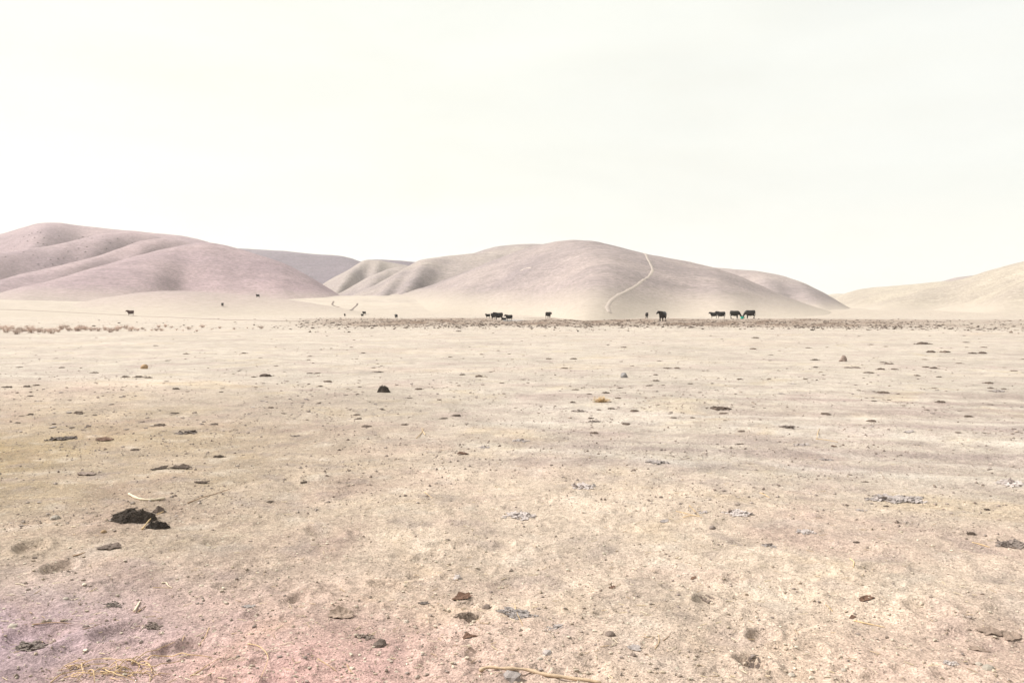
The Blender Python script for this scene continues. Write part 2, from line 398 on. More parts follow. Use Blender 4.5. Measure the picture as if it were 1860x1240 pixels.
# the main hill with the vehicle track
main = ridge([(480, 580, 560), (540, 553, 560), (600, 543, 555), (637, 539, 550), (690, 534, 545), (737, 528, 540), (787, 517, 530), (837, 497, 520), (887, 477, 510), (937, 457.5, 500), (975, 446, 495), (1013, 438, 490), (1040, 436.5, 485), (1075, 438.5, 480), (1110, 446, 470), (1150, 455, 460), (1185, 462, 452), (1230, 471, 445), (1260, 477.5, 440), (1300, 487, 435), (1350, 505, 425), (1400, 527, 418), (1440, 543, 412), (1470, 554, 408), (1500, 563, 405), (1560, 580, 400)],
      285, 300, M['hill_tan'], spurs=[(1165, 1080, 95, 0.40), (880, 760, 80, 0.10), (1010, 930, 60, 0.05), (1300, 1330, 45, 0.08)], seed=11, smooth=4, label='big rounded mauve and tan hill with a vehicle track up its face')
# the hills on the left, from the skyline forwards
ridge([(-700, 500, 900), (-300, 470, 880), (-150, 452, 860), (0, 426, 840), (33, 415, 835), (67, 406, 830), (83, 404, 828), (110, 404.5, 825), (133, 408, 820), (167, 412, 815), (200, 415.7, 810), (250, 420, 800), (300, 424.5, 790), (333, 429, 780), (360, 434, 770), (400, 445, 760), (450, 465, 750), (560, 560, 740)],
      240, 300, M['hill_pink'], spurs=[(108, 20, 28, 0.28), (30, -80, 40, 0.15), (165, 120, 20, -0.12)], seed=12, smooth=4, label='tall pinkish hill dotted with dark shrubs')
ridge([(-500, 530, 600), (-150, 480, 640), (0, 460, 680), (33, 456, 690), (67, 451, 700), (100, 445, 712), (133, 437, 724), (157, 431, 732), (173, 427, 738), (193, 423.5, 742), (213, 422.5, 745), (240, 423, 748), (280, 428, 750), (340, 445, 750), (450, 530, 750)],
      105, 90, M['hill_pink'], spurs=[(215, 140, 30, 0.25), (150, 60, 40, 0.2)], seed=13, smooth=3, label='second pinkish ridge below the shrubby hilltop')
ridge([(-500, 560, 470), (-150, 530, 510), (0, 508, 550), (33, 499, 560), (67, 492, 570), (100, 484, 580), (133, 476, 592), (167, 467, 604), (200, 457, 616), (227, 447.5, 626), (250, 439.5, 634), (270, 435.5, 640), (293, 433.5, 645), (317, 435, 648), (345, 441, 650), (420, 480, 650), (520, 560, 650)],
      90, 90, M['hill_pink'], spurs=[(290, 200, 30, 0.30), (150, 60, 40, 0.2)], seed=14, smooth=3, label='third ridge with a smooth rounded top above the big front hill')
ridge([(-500, 572, 330), (-150, 550, 360), (0, 532, 400), (33, 523, 412), (83, 513, 430), (133, 497.5, 450), (183, 483, 470), (233, 467.5, 492), (283, 455, 510), (327, 446, 526), (343, 443, 530), (365, 440, 533), (383, 440, 533), (405, 444, 530), (430, 451, 526), (450, 456, 520), (483, 466.5, 512), (517, 478, 504), (550, 495, 496), (583, 515, 488), (610, 532, 482), (625, 541, 478), (660, 562, 470)],
      175, 240, M['hill_pink'], spurs=[(365, 430, 60, 0.16), (345, 200, 70, 0.12), (352, 318, 26, -0.05), (490, 520, 30, 0.06)], seed=15, smooth=3, label='big smooth pinkish front hill with a long left shoulder')
# low aprons and the mound at the foot of the hills
ridge([(280, 570, 470), (380, 546, 470), (420, 539, 470), (470, 537.5, 470), (540, 537.3, 470), (620, 537, 470), (660, 537, 470), (720, 537, 470), (800, 541, 465), (900, 552, 460), (1000, 572, 455)], 260, 200, M['apron'], seed=16, amp=0.2, label='pale valley floor sloping up between the hills')
ridge([(-800, 548, 330), (-300, 541, 345), (0, 543.5, 360), (100, 546, 365), (200, 549, 365), (300, 553, 360), (420, 560, 350), (520, 568, 340)], 220, 200, M['apron'], seed=17, amp=0.2, label='pale apron sloping up to the pinkish hill')
mound = ridge([(60, 570, 300), (130, 552, 300), (160, 546, 300), (200, 539, 298), (250, 531.5, 296), (290, 528.3, 294), (330, 528, 292), (380, 530, 290), (430, 534, 288), (470, 538, 285), (520, 543.5, 282), (560, 549, 278), (600, 556, 272), (640, 563, 265), (665, 568.5, 258), (690, 575, 250)],
      85, 110, M['hill_pink'], spurs=[(330, 330, 90, 0.15)], z0=-0.8, seed=18, amp=0.25, smooth=4, label='low smooth mound in front of the pinkish hill')

def hills_height(th, r):
    z = np.full(np.shape(r), -60.0)
    for q in RD: z = np.maximum(z, q.height(th, r))
    return z

# ------------------------------------------------------------------ the plain: one sheet, finely cut near the camera
th_f = np.radians(np.linspace(-37, 37, 1180))
th_c = np.radians(np.concatenate([np.arange(39, 180, 6.0), np.arange(180, 322, 6.0)]))
TH = np.concatenate([th_f, th_c]); NTF = len(th_f)
r_in = np.array([0.25, 0.6, 1.0, 1.4, 1.8, 2.1, 2.35])
q = np.linspace(0, 1, 400)
r_mid = 1.0 / ((1 / 2.55) + (1 / 95.0 - 1 / 2.55) * (q * 0.86 + 0.14 * q ** 0.5))
r_out = 95 * (3000 / 95.0) ** (np.linspace(0, 1, 62)[1:])
RR = np.concatenate([r_in, r_mid, r_out])
Rg, Tg = np.meshgrid(RR, TH, indexing='ij')
X = Rg * np.sin(Tg); Y = Rg * np.cos(Tg)

def build_plain():
    fade = lambda a, b: 1 - sstep(a, b, Rg)
    Z = 0.10 * fbm(X / 26, Y / 26, 2, 31) * sstep(5, 30, Rg)
    Z += 0.22 * fbm(X / 120, Y / 120, 2, 33) * sstep(60, 200, Rg)
    Z += 0.045 * fbm(X / 3.6, Y / 3.6, 2, 35) * fade(30, 70)
    Z += 0.026 * fbm(X / 0.75, Y / 0.75, 3, 37, 0.55) * fade(14, 34)
    Z += 0.008 * fbm(X / 0.13, Y / 0.13, 2, 39) * fade(6, 15)
    Z += 0.16 * np.exp(-(((X + 12) / 5.5) ** 2 + ((Y - 16) / 3.0) ** 2)) + 0.10 * np.exp(-(((X + 4.2) / 2.2) ** 2 + ((Y - 5) / 3.5) ** 2))
    # shallow wheel ruts running off to the right
    for (x0, y0, x1, y1, wd, dp) in ((0.2, 9.4, 9.5, 8.0, 0.22, 0.03), (0.6, 11.0, 12, 9.2, 0.24, 0.03), (1.5, 13.0, 15, 11.3, 0.3, 0.03), (0.55, 5.2, 3.6, 3.0, 0.12, 0.025), (1.1, 6.2, 4.6, 3.6, 0.12, 0.025)):
        d = np.abs((X - x0) * (y1 - y0) - (Y - y0) * (x1 - x0)) / math.hypot(x1 - x0, y1 - y0) + 0.10 * fbm(X / 0.8, Y / 0.8, 2, 44)
        Z -= dp * np.exp(-(d / wd) ** 2) * sstep(x0 - 0.5, x0 + 0.8, X)
    Z += 3.2 * sstep(190, 900, Rg) * (1 + 0.2 * np.sin(Tg * 3))
    # hoof prints
    g = np.random.default_rng(5)
    pits = []
    for k in range(900):
        r = 1 / g.uniform(1 / 22.0, 1 / 2.9); t = math.radians(g.uniform(-36, 36)); pits.append((r, t, g.uniform(0.04, 0.13), g.uniform(0.004, 0.015)))
    for px, py, s_, d_ in ((57, 1018, .13, .05), (107, 1051, .12, .05), (1385, 1152, .10, .045), (1368, 1204, .09, .05), (1283, 1088, .10, .035), (560, 1090, .1, .03), (700, 1060, .1, .03), (775, 1010, .12, .03), (590, 968, .16, .03), (820, 990, .15, .03), (1240, 940, .15, .03), (1600, 1040, .12, .03), (1690, 1110, .14, .035), (215, 1160, .13, .04), (330, 1190, .12, .035), (60, 1180, .16, .04), (420, 1070, .1, .03)):
        az, te = ray(px, py); pits.append((CAM_H / -te, float(az), s_, d_))
    for r, t, sz, dp in pits:
        i0, i1 = np.searchsorted(RR, [r - 3 * sz, r + 3 * sz]); dt = 3 * sz / r
        j0, j1 = np.searchsorted(th_f, [t - dt, t + dt])
        if i1 <= i0 or j1 <= j0: continue
        xs = X[i0:i1, j0:j1] - r * math.sin(t); ys = Y[i0:i1, j0:j1] - r * math.cos(t)
        a = (r * 37 + t * 91) % 3.14; ca, sa = math.cos(a), math.sin(a)
        d2 = ((xs * ca + ys * sa) / sz) ** 2 + ((-xs * sa + ys * ca) / (sz * 0.7)) ** 2
        Z[i0:i1, j0:j1] += 0.75 * dp * (-np.exp(-d2 ** 2) + 0.5 * np.exp(-((np.sqrt(d2) - 1.25) / 0.3) ** 2))
    # shallow basin of the pond
    Z -= 0.30 * np.exp(-(((X - 0.7) / 5.0) ** 2 + ((Y - 137) / 18) ** 2) ** 2)
    return Z
ZG = build_plain()

def plain_z(th, r):
    """bilinear height of the sheet as built"""
    th = np.asarray(th, float); r = np.asarray(r, float)
    i = np.clip(np.searchsorted(RR, r) - 1, 0, len(RR) - 2); j = np.clip(np.searchsorted(th_f, th) - 1, 0, NTF - 2)
    fr = (r - RR[i]) / (RR[i + 1] - RR[i]); ft = np.clip((th - th_f[j]) / (th_f[j + 1] - th_f[j]), 0, 1)
    a = ZG[i, j] * (1 - ft) + ZG[i, j + 1] * ft; b = ZG[i + 1, j] * (1 - ft) + ZG[i + 1, j + 1] * ft
    return a * (1 - fr) + b * fr

def zat(x, y): return float(plain_z(math.atan2(x, y), math.hypot(x, y)))

_rs = np.geomspace(2.6, 1300, 5000)
def hit(px, py, hills=False):
    """the point of the ground under a pixel of the photograph"""
    az, te = ray(px, py); az = float(az); te = float(te)
    tz = plain_z(np.full(len(_rs), az), _rs)
    if hills: tz = np.maximum(tz, hills_height(np.full(len(_rs), az), _rs))
    d = CAM_H + _rs * te - tz
    k = np.nonzero(d <= 0)[0]
    sky_ = len(k) == 0
    k = int(np.argmin(d / _rs)) if sky_ else int(k[0])
    r = _rs[k]
    if not sky_ and k > 0 and d[k] != d[k - 1]:
        r = _rs[k - 1] + (_rs[k] - _rs[k - 1]) * d[k - 1] / (d[k - 1] - d[k])
    z = float(plain_z(az, r))
    if hills: z = max(z, float(hills_height(np.array([az]), np.array([r]))[0]))
    return Vector((r * math.sin(az), r * math.cos(az), z)), r / F       # point, metres per photo pixel there

def ground_colour():
    pale = np.array([0.378, 0.329, 0.284]); near = np.array([0.408, 0.330, 0.268]); dusk = np.array([0.285, 0.232, 0.205])
    mud = np.array([0.145, 0.096, 0.068]); ochre = np.array([0.250, 0.188, 0.110]); rose = np.array([0.420, 0.268, 0.245]); violet = np.array([0.285, 0.208, 0.245])  # ochre, rose, violet: light-leak colour laid into the ground
    c = np.empty(Rg.shape + (3,)); c[:] = near
    def mix(m, col): c[:] = c + (col - c) * np.clip(m, 0, 1)[..., None]
    wob = fbm(X / 5, Y / 5, 3, 51); wob2 = fbm(X / 1.3, Y / 1.3, 3, 53)
    # the pale trampled dust begins beyond a ragged edge
    edge = 9.0 + 8.0 * sstep(-2, -9, X) + 5.0 * wob + 2.0 * wob2
    mix(sstep(-2.5, 5.0, Rg - edge), pale)
    mix(0.35 * sstep(0.1, 0.5, fbm(X / 9, Y / 4, 3, 57)) * sstep(10, 16, Rg), near)
    # streaks of bare, darker soil along the wheel lines
    line = fbm((X + 0.15 * Y) / 7.0, (Y + 0.14 * X) / 0.55, 3, 55)
    zone = sstep(7, 9, Y + 0.14 * X) * (1 - sstep(15, 20, Y + 0.14 * X)) * sstep(-2.5, 2.0, X)
    mix(0.95 * zone * sstep(-0.05, 0.35, line), dusk)
    mix(0.9 * zone * sstep(0.05, 0.4, -line), pale * 1.08)
    sweep = np.exp(-(((Y + 0.16 * X - 11.2 - 0.9 * wob) / 1.7) ** 2)) * sstep(-1.5, 1.5, X)
    mix(0.55 * sweep * sstep(-0.35, 0.35, line + 0.5 * wob2), np.array([0.262, 0.215, 0.205]))
    # trails of pale dust
    for pts, wd, st in (([(860, 808), (960, 817), (1060, 822), (1150, 830), (1250, 846)], 0.22, .9), ([(1210, 838), (1400, 842), (1620, 858), (1860, 880)], 0.20, .7), ([(900, 770), (1100, 764), (1300, 772), (1500, 792)], 0.28, .8),
                        ([(1380, 768), (1560, 782), (1720, 800), (1900, 812)], 0.3, .8), ([(1000, 742), (1250, 752), (1500, 756), (1860, 772)], 0.35, .7), ([(1450, 818), (1640, 836), (1880, 852)], 0.16, .6), ([(0, 690), (150, 692), (320, 700)], 0.3, .7)):
        Pp = []
        for a_, b_ in pts:
            az_, te_ = ray(a_, b_); r_ = CAM_H / -float(te_); Pp.append((r_ * math.sin(az_), r_ * math.cos(az_)))
        d = np.full(X.shape, 99.0)
        for (xa, ya), (xb, yb) in zip(Pp, Pp[1:]):
            u_ = np.clip(((X - xa) * (xb - xa) + (Y - ya) * (yb - ya)) / ((xb - xa) ** 2 + (yb - ya) ** 2), 0, 1)
            d = np.minimum(d, np.hypot(X - xa - u_ * (xb - xa), Y - ya - u_ * (yb - ya)))
        mix(st * np.exp(-((d + 0.25 * np.abs(wob2)) / wd) ** 2) * (0.55 + 0.45 * sstep(-.2, .3, fbm(X / .5, Y / .3, 3, 69))), np.array([0.475, 0.422, 0.375]))
    # soil tints; ochre, rose and violet are light-leak casts painted in
    t = fbm(X / 1.6, Y / 1.6, 3, 61)
    mix(0.62 * sstep(0.8, -4.0, X + 0.8 * wob) * sstep(21, 12, Rg + 3 * wob), np.array([0.262, 0.205, 0.158]))
    mix(0.97 * sstep(-0.7, 0.2, t) * np.exp(-(((X + 6.2) / 3.0) ** 2 + ((Y - 8.0) / 3.8) ** 2)), ochre)
    wob3 = fbm(X / 0.42, Y / 0.42, 3, 67); nearby = 1 - sstep(9, 22, Rg)
    mix(0.55 * sstep(0.12, 0.5, wob3) * nearby, dusk * 0.86)
    mix(0.40 * sstep(0.12, 0.5, -wob3) * nearby, pale * 1.14)
    mix(0.90 * np.exp(-(((X + 1.1) / 1.2) ** 2 + ((Y - 3.2) / 1.2) ** 2)), rose)
    mix(0.65 * np.exp(-(((X - 2.0) / 1.1) ** 2 + ((Y - 3.5) / 0.7) ** 2)), np.array([0.42, 0.305, 0.255]))
    mix(0.85 * np.exp(-(((X + 2.5) / 0.9) ** 2 + ((Y - 3.7) / 0.9) ** 2)), violet)
    mix(0.35 * sstep(0.0, 0.5, t) * np.exp(-(((X - 0.3) / 1.6) ** 2 + ((Y - 4.2) / 0.9) ** 2)), ochre * 1.5)
    # darker blotches scattered about at random
    mix(0.30 * sstep(0.15, 0.55, wob2) * (1 - sstep(25, 45, Rg)), dusk * 0.8)
    # dunged, churned ground round the herd
    nb = fbm(X / 14, Y / 9, 3, 63); nb2 = fbm(X / 2.6, Y / 2.6, 3, 65)
    az = Tg; lo = 80 + 9 * nb; hi = 150 + 26 * nb
    band = sstep(-10, 12, Rg - lo) * (1 - sstep(-12, 14, Rg - hi)) * sstep(AZ(480), AZ(680), az) * (1 - 0.55 * sstep(AZ(1480), AZ(1760), az))
    mix(band * (0.45 + 0.50 * sstep(-0.25, 0.3, nb2)), mud)
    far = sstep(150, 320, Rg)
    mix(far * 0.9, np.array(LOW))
    return c

def ground():
    n_r, n_t = Rg.shape
    V = np.stack([X, Y, ZG], -1).reshape(-1, 3)
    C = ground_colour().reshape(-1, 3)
    i = np.arange(n_r - 1)[:, None] * n_t; j = np.arange(n_t)[None, :]; j2 = (j + 1) % n_t
    Q = np.stack([i + j, i + n_t + j, i + n_t + j2, i + j2], -1).reshape(-1, 4)
    # close the small hole under the camera with quads
    cap = np.array([[0, k, k + 1, k + 2] for k in range(1, n_t - 2, 2)])[:, ::-1]
    Q = np.concatenate([Q, cap])[:, ::-1]
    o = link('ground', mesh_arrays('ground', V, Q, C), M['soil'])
    tag(o, kind='structure', label='wide dusty plain of trampled pale soil')
ground()
for q_ in RD: q_.build()

# ------------------------------------------------------------------ tracks, ruts and the pond
def terrain(x, y):
    th = np.arctan2(x, y); r = np.hypot(x, y)
    return np.maximum(plain_z(th, r), hills_height(th, r))

def strip(name, pix, width, mat, label, lift=0.05, wav=0.12, off=0.0, seg=60):
    P = [hit(a, b, True)[0] for a, b in pix]
    P = np.array([[p.x, p.y] for p in P])
    s = np.concatenate([[0], np.cumsum(np.hypot(*np.diff(P, axis=0).T))])
    k = np.linspace(0, s[-1], seg)
    x = np.interp(k, s, P[:, 0]); y = np.interp(k, s, P[:, 1])
    for _ in range(3):
        x[1:-1] = (x[:-2] + x[2:] + 2 * x[1:-1]) / 4; y[1:-1] = (y[:-2] + y[2:] + 2 * y[1:-1]) / 4
    dx = np.gradient(x); dy = np.gradient(y); l = np.hypot(dx, dy) + 1e-9; nx, ny = dy / l, -dx / l
    wv = width * (1 + wav * 4 * fbm(k / 9, k * 0 + 3, 2, 71 + seg)); cols = 5
    V = []
    for c in range(cols):
        f = (c / (cols - 1) - 0.5)
        xx = x + nx * (off + f * wv); yy = y + ny * (off + f * wv)
        V.append(np.stack([xx, yy, terrain(xx, yy) + (lift if 0 < c < cols - 1 else -0.03)], -1))
    V = np.stack(V, 1).reshape(-1, 3)
    i = np.arange(seg - 1)[:, None] * cols + np.arange(cols - 1)[None, :]
    Q = np.stack([i, i + 1, i + 1 + cols, i + cols], -1).reshape(-1, 4)
    o = link(name, mesh_arrays(name, V, Q), mat); tag(o, kind='structure', label=label); return o

trk = [(1171, 459), (1176, 470), (1183, 482), (1186, 492), (1178, 503), (1160, 516), (1140, 528), (1120, 538), (1108, 548), (1103, 558), (1108, 568)]
strip('track', trk, 1.05, M['trail'], 'soft pale vehicle trail climbing the face of the big hill', 0.10, wav=0.2, seg=140)
strip('scar', [(944, 493), (950, 489), (958, 486.5), (966, 486)], 1.1, M['trail'], 'short pale bare scar on the face of the big hill', 0.12, wav=0.25, seg=30)
strip('path', [(0, 562), (60, 564), (120, 567), (180, 570), (240, 573), (300, 576), (360, 578.5), (420, 581), (480, 582.5), (560, 583.5)], 0.75, M['rut'], 'thin dark cattle trail crossing the pale plain', 0.05, seg=120)
strip('gully', [(606, 547), (604, 551), (603, 553), (608, 556), (617, 558)], 0.9, M['rut'], 'short crooked dark gully below the valley mouth', 0.08, seg=30)
strip('gully', [(649, 551), (649, 553.5), (645, 557), (640, 561), (637, 564)], 0.9, M['rut'], 'curved dark gully beside the end of the low mound', 0.08, seg=30)

# pond
def pond():
    V = []; n = 40
    for k in range(n):
        a = 2 * math.pi * k / n
        rx = 1.75 * (1 + 0.08 * math.sin(3 * a + 1)); ry = 12.0 * (1 + 0.06 * math.sin(2 * a))
        V.append((0.15 + rx * math.cos(a), 131 + ry * math.sin(a)))
    zs = min(zat(x, y) for x, y in V)
    me = bpy.data.meshes.new('pond'); me.from_pydata([(x, y, zs + 0.17) for x, y in V], [], [tuple(range(n))])
    m, t, b = mat_new('pond_water', 0.12); b.inputs['Base Color'].default_value = (0.12, 0.15, 0.17, 1); b.inputs['Specular IOR Level'].default_value = 0.5
    P = nnode(t, 'ShaderNodeNewGeometry').outputs['Position']
    bp = nnode(t, 'ShaderNodeBump', Strength=0.2, Distance=0.02); t.links.new(noise(t, P, 3, 3), bp.inputs['Height']); t.links.new(bp.outputs['Normal'], b.inputs['Normal'])
    tag(link('pond', me, m), kind='structure', label='small pale pond behind the standing cattle')
pond()

# ------------------------------------------------------------------ cattle
def smooth_mesh(mb, name, voxel, it=4):
    me = mb.mesh(name + '_cage'); o = bpy.data.objects.new('tmp', me); COL.objects.link(o)
    r = o.modifiers.new('r', 'REMESH'); r.mode = 'VOXEL'; r.voxel_size = voxel; r.use_smooth_shade = True
    s = o.modifiers.new('s', 'SMOOTH'); s.factor = 0.5; s.iterations = it
    dg = bpy.context.evaluated_depsgraph_get(); dg.update()
    out = bpy.data.meshes.new_from_object(o.evaluated_get(dg)); out.name = name
    bpy.data.objects.remove(o); bpy.data.meshes.remove(me)
    return out

def xtube(mb, rings, n=14):
    """closed loft along x: (x, y, z, half width, half height)"""
    V = []; Fc = []
    for (x, y, z, a, b) in rings:
        for k in range(n):
            t = 2 * math.pi * k / n; V.append((x, y + a * math.cos(t), z + b * math.sin(t)))
    m = len(rings)
    for i in range(m - 1):
        for k in range(n):
            k2 = (k + 1) % n; Fc.append((i * n + k, i * n + k2, (i + 1) * n + k2, (i + 1) * n + k))
    Fc.append(tuple(range(n))[::-1]); Fc.append(tuple((m - 1) * n + k for k in range(n)))
    mb.add(V, Fc)

def cow_mesh(name, yaw=0.0, graze=False, step=0.0, lying=False, low=0.0):
    mb = MB(); dz = -0.52 if lying else 0.0
    body = [(-.88, 1.08, .13, .15), (-.83, 1.04, .25, .28), (-.68, .98, .33, .37), (-.45, .92, .36, .42), (-.15, .87, .40, .455), (.15, .87, .39, .45), (.42, .90, .33, .44), (.62, .93, .27, .40), (.76, .97, .18, .30)]
    xtube(mb, [(x, 0, z + dz, a, b) for x, z, a, b in body])
    lean = 0.86
    cy, sy = math.cos(yaw), math.sin(yaw)
    def turn(x, y, z, x0=.62): return (x0 + (x - x0) * cy - y * sy, (x - x0) * sy + y * cy, z + dz)
    if graze:
        neck = [(.50, 0, 1.08), (.78, 0, .95), (1.02, 0, .70), (1.15, 0, .50)]; nr = [.31, .26, .19, .15]
        head = [(1.12, 0, .56), (1.22, 0, .40), (1.33, 0, .22), (1.38, 0, .13)]; hr = [.15, .155, .11, .085]
        ear0 = (1.12, .09, .53); ear1 = (1.05, .28, .50); 
    else:
        neck = [(.48, 0, 1.06), (.72, 0, 1.14 - low * .5), (.88, 0, 1.24 - low), (.96, 0, 1.29 - low)]; nr = [.33, .28, .20, .155]
        head = [(.94, 0, 1.31 - low), (1.06, 0, 1.25 - low), (1.21, 0, 1.10 - low), (1.29, 0, 1.01 - low)]; hr = [.15, .155, .11, .085]
        ear0 = (.95, .11, 1.36 - low); ear1 = (.90, .33, 1.35 - low)
    mb.tube([turn(*p) for p in neck], nr, 12); mb.tube([turn(*p) for p in head], hr, 12)
    for s in (1, -1):
        em = ((ear0[0] + ear1[0]) / 2, (ear0[1] + ear1[1]) / 2 * s, (ear0[2] + ear1[2]) / 2 + .01)
        mb.tube([turn(ear0[0], ear0[1] * s, ear0[2]), turn(*em), turn(ear1[0], ear1[1] * s, ear1[2])], [.045, .08, .04], 8)
    mb.tube([(-.84, 0, 1.20 + dz), (-.91, 0, 1.08 + dz), (-.91, .02, .75 + max(dz, -.4)), (-.90, .03, .50 + max(dz, -.42))], [.045, .04, .035, .06], 8)
    for s in (1, -1):
        if lying:
            mb.tube([(.45, .22 * s, .32), (.62, .30 * s, .16), (.85, .26 * s, .08)], [.12, .08, .05], 8)
            mb.tube([(-.55, .24 * s, .38), (-.30, .38 * s, .18), (-.60, .42 * s, .09), (-.35, .46 * s, .06)], [.18, .11, .07, .05], 8)
        else:
            f = step * s
            mb.tube([(.44, .16 * s, .92), (.46 + f * .3, .175 * s, .68), (.47 + f * .6, .17 * s, .42), (.455 + f * .9, .17 * s, .20), (.465 + f, .17 * s, .07), (.49 + f, .17 * s, .0)], [.17, .135, .092, .07, .072, .078], 10)
            h = -step * s
            mb.tube([(-.58, .16 * s, 1.0), (-.54 + h * .2, .19 * s, .74), (-.62 + h * .5, .185 * s, .58), (-.72 + h * .8, .18 * s, .45), (-.675 + h * .9, .175 * s, .20), (-.665 + h, .175 * s, .07), (-.64 + h, .175 * s, .0)], [.25, .20, .135, .095, .072, .074, .08], 10)
    if not lying:
        mb.tube([(-.42, 0, .66), (-.36, 0, .55), (-.33, 0, .50)], [.16, .12, .05], 10)
    mb.v = [(x * lean, y, z) for x, y, z in mb.v]
    return smooth_mesh(mb, name, 0.033)

CM = {'stand': cow_mesh('cow_standing'), 'left': cow_mesh('cow_head_left', yaw=0.75, step=0.05), 'right': cow_mesh('cow_head_right', yaw=-0.75, step=-0.04),
      'graze': cow_mesh('cow_feeding', graze=True, step=0.07), 'low': cow_mesh('cow_head_low', low=0.16, step=0.06), 'lie': cow_mesh('calf_lying', lying=True, yaw=0.5)}
# px, py of the feet, height in photo pixels, pose, heading (0 = faces right, 90 = faces away, 180 = faces left, 270 = faces us), colour, name, label
COWS = [
    (237, 573.2, 9.5, 'stand', 183, 'cow_brown', 'cow', 'reddish brown cow standing alone side-on on the thin cattle trail'),
    (404, 556.3, 6.2, 'low', 285, 'cow_black', 'cow', 'tiny black cow seen end-on on the face of the low mound'),
    (468, 540.2, 6.0, 'left', 205, 'cow_black', 'cow', 'tiny black cow on the crest of the low mound'),
    (626.2, 574.6, 5.4, 'stand', 262, 'cow_black', 'calf', 'lone black calf at the foot of the end of the low mound'),
    (661.3, 571.6, 6.6, 'left', 215, 'cow_black', 'cow', 'black cow near the curved gully with a calf in front of it'),
    (658.0, 575.2, 5.2, 'low', 235, 'cow_black', 'calf', 'black calf in front of the cow near the curved gully'),
    (719.5, 578.2, 8.0, 'right', 112, 'cow_black', 'cow', 'black cow seen from behind alone where the dark litter begins'),
    (886, 577.4, 8.2, 'left', 196, 'cow_black', 'calf', 'black calf at the outer edge of the group by the pond'),
    (896.5, 579.6, 11.5, 'left', 222, 'cow_black', 'cow', 'black cow half hidden behind the biggest cow by the pond'),
    (905.5, 581.2, 15.0, 'stand', 190, 'cow_black', 'cow', 'biggest black cow of the group by the pond'),
    (915.3, 581.0, 4.6, 'lie', 200, 'cow_black', 'calf', 'small black calf lying down between two standing cattle'),
    (924.5, 582.2, 11.8, 'stand', 186, 'cow_black', 'cow', 'stocky black cow standing side-on before the pale pond'),
    (996, 577.8, 11.6, 'low', 52, 'cow_black', 'cow', 'black cow alone beyond the pond, turned away with lowered head'),
    (1175, 577.6, 10.4, 'stand', 276, 'cow_black', 'cow', 'small black cow seen head-on behind the large one'),
    (1203.5, 583.6, 19.6, 'right', 248, 'cow_black', 'cow', 'largest black cow standing alone facing the viewer'),
    (1296.5, 577.9, 11.6, 'stand', 178, 'cow_black', 'cow', 'smaller black cow whose rump is hidden by its neighbour'),
    (1309.5, 578.7, 13.8, 'stand', 182, 'cow_black', 'cow', 'black cow standing side-on in front of a smaller one'),
    (1334.5, 578.3, 14.0, 'graze', -4, 'cow_black', 'cow', 'black cow with its back to the pair, head down to the teal tub'),
    (1362.5, 578.3, 14.8, 'graze', 184, 'cow_black', 'cow', 'black cow with a raised rump, feeding from the far side of the teal tub'),
]
for px, py, hp, pose, hd, mt, nm, lab in COWS:
    p, mpp = hit(px, py, True)
    full = {'lie': 0.82, 'graze': 1.33, 'low': 1.33}.get(pose, 1.44)
    sc = hp * mpp / full
    me = CM[pose].copy() if not CM[pose].materials or CM[pose].materials[0] != M[mt] else CM[pose]
    if me is not CM[pose]:
        me.materials.clear(); me.materials.append(M[mt])
        if mt == 'cow_black': CM[pose] = me
    o = link(nm, me, None, loc=(p.x, p.y, p.z - 0.03 * sc), rz=math.radians(hd) - math.atan2(p.x, p.y), sc=sc)
    tag(o, lab, nm, 'cattle scattered over the plain')

# teal feed tub the two cows share
def tub():
    p, mpp = hit(1348.3, 579.0, True); k = 6.6 * mpp / 0.66
    root = bpy.data.objects.new('feed_tub', None); COL.objects.link(root); root.location = p; root.scale = (k, k, k)
    tag(root, 'teal plastic feed tub with a yellow rope between two feeding cows', 'tub')
    def lathe(prof, n=28):
        V = []; Fc = []
        for r, z in prof:
            for i in range(n): a = 2 * math.pi * i / n; V.append((r * math.cos(a), r * math.sin(a), z))
        for j in range(len(prof) - 1):
            for i in range(n): i2 = (i + 1) % n; Fc.append((j * n + i, j * n + i2, (j + 1) * n + i2, (j + 1) * n + i))
        Fc.append(tuple(range(n))[::-1]); Fc.append(tuple((len(prof) - 1) * n + i for i in range(n)))
        b = MB(); b.add(V, Fc); return b
    link('shell', lathe([(.24, 0), (.26, .02), (.29, .22), (.315, .38), (.295, .38), (.27, .22), (.235, .05)]).mesh('tub_shell'), M['teal'], root)
    rim = MB(); rim.tube([(.325 * math.cos(a), .325 * math.sin(a), .375) for a in np.linspace(0, 2 * math.pi, 29)], .022, 8); link('rim', rim.mesh('tub_rim'), M['teal'], root)
    rp = MB(); rp.tube([(.33, -.10, .36), (.42, -.13, .22), (.47, -.12, .10), (.46, -.04, .05), (.44, .05, .12), (.36, .10, .30), (.33, .11, .36)], .032, 8); link('rope_handle', rp.mesh('tub_rope'), M['yellow'], root)
tub()

# ------------------------------------------------------------------ dung, crusts, clods, flakes
def ico(sub=1):
    import bmesh
    bm = bmesh.new(); bmesh.ops.create_icosphere(bm, subdivisions=sub, radius=1)
    v = np.array([x.co[:] for x in bm.verts]); f = np.array([[a.index for a in q_.verts] for q_ in bm.faces]); bm.free(); return v, f
ICO1, ICOF1 = ico(1); ICO2, ICOF2 = ico(2); ICO3, ICOF3 = ico(3)

def disp_ico(V, seed, amp=0.35, freq=1.6):
    a = fbm(V[:, 0] * freq + V[:, 2] * 1.3, V[:, 1] * freq - V[:, 2] * 0.9, 3, seed)
    return V * (1 + amp * 2 * a)[:, None]

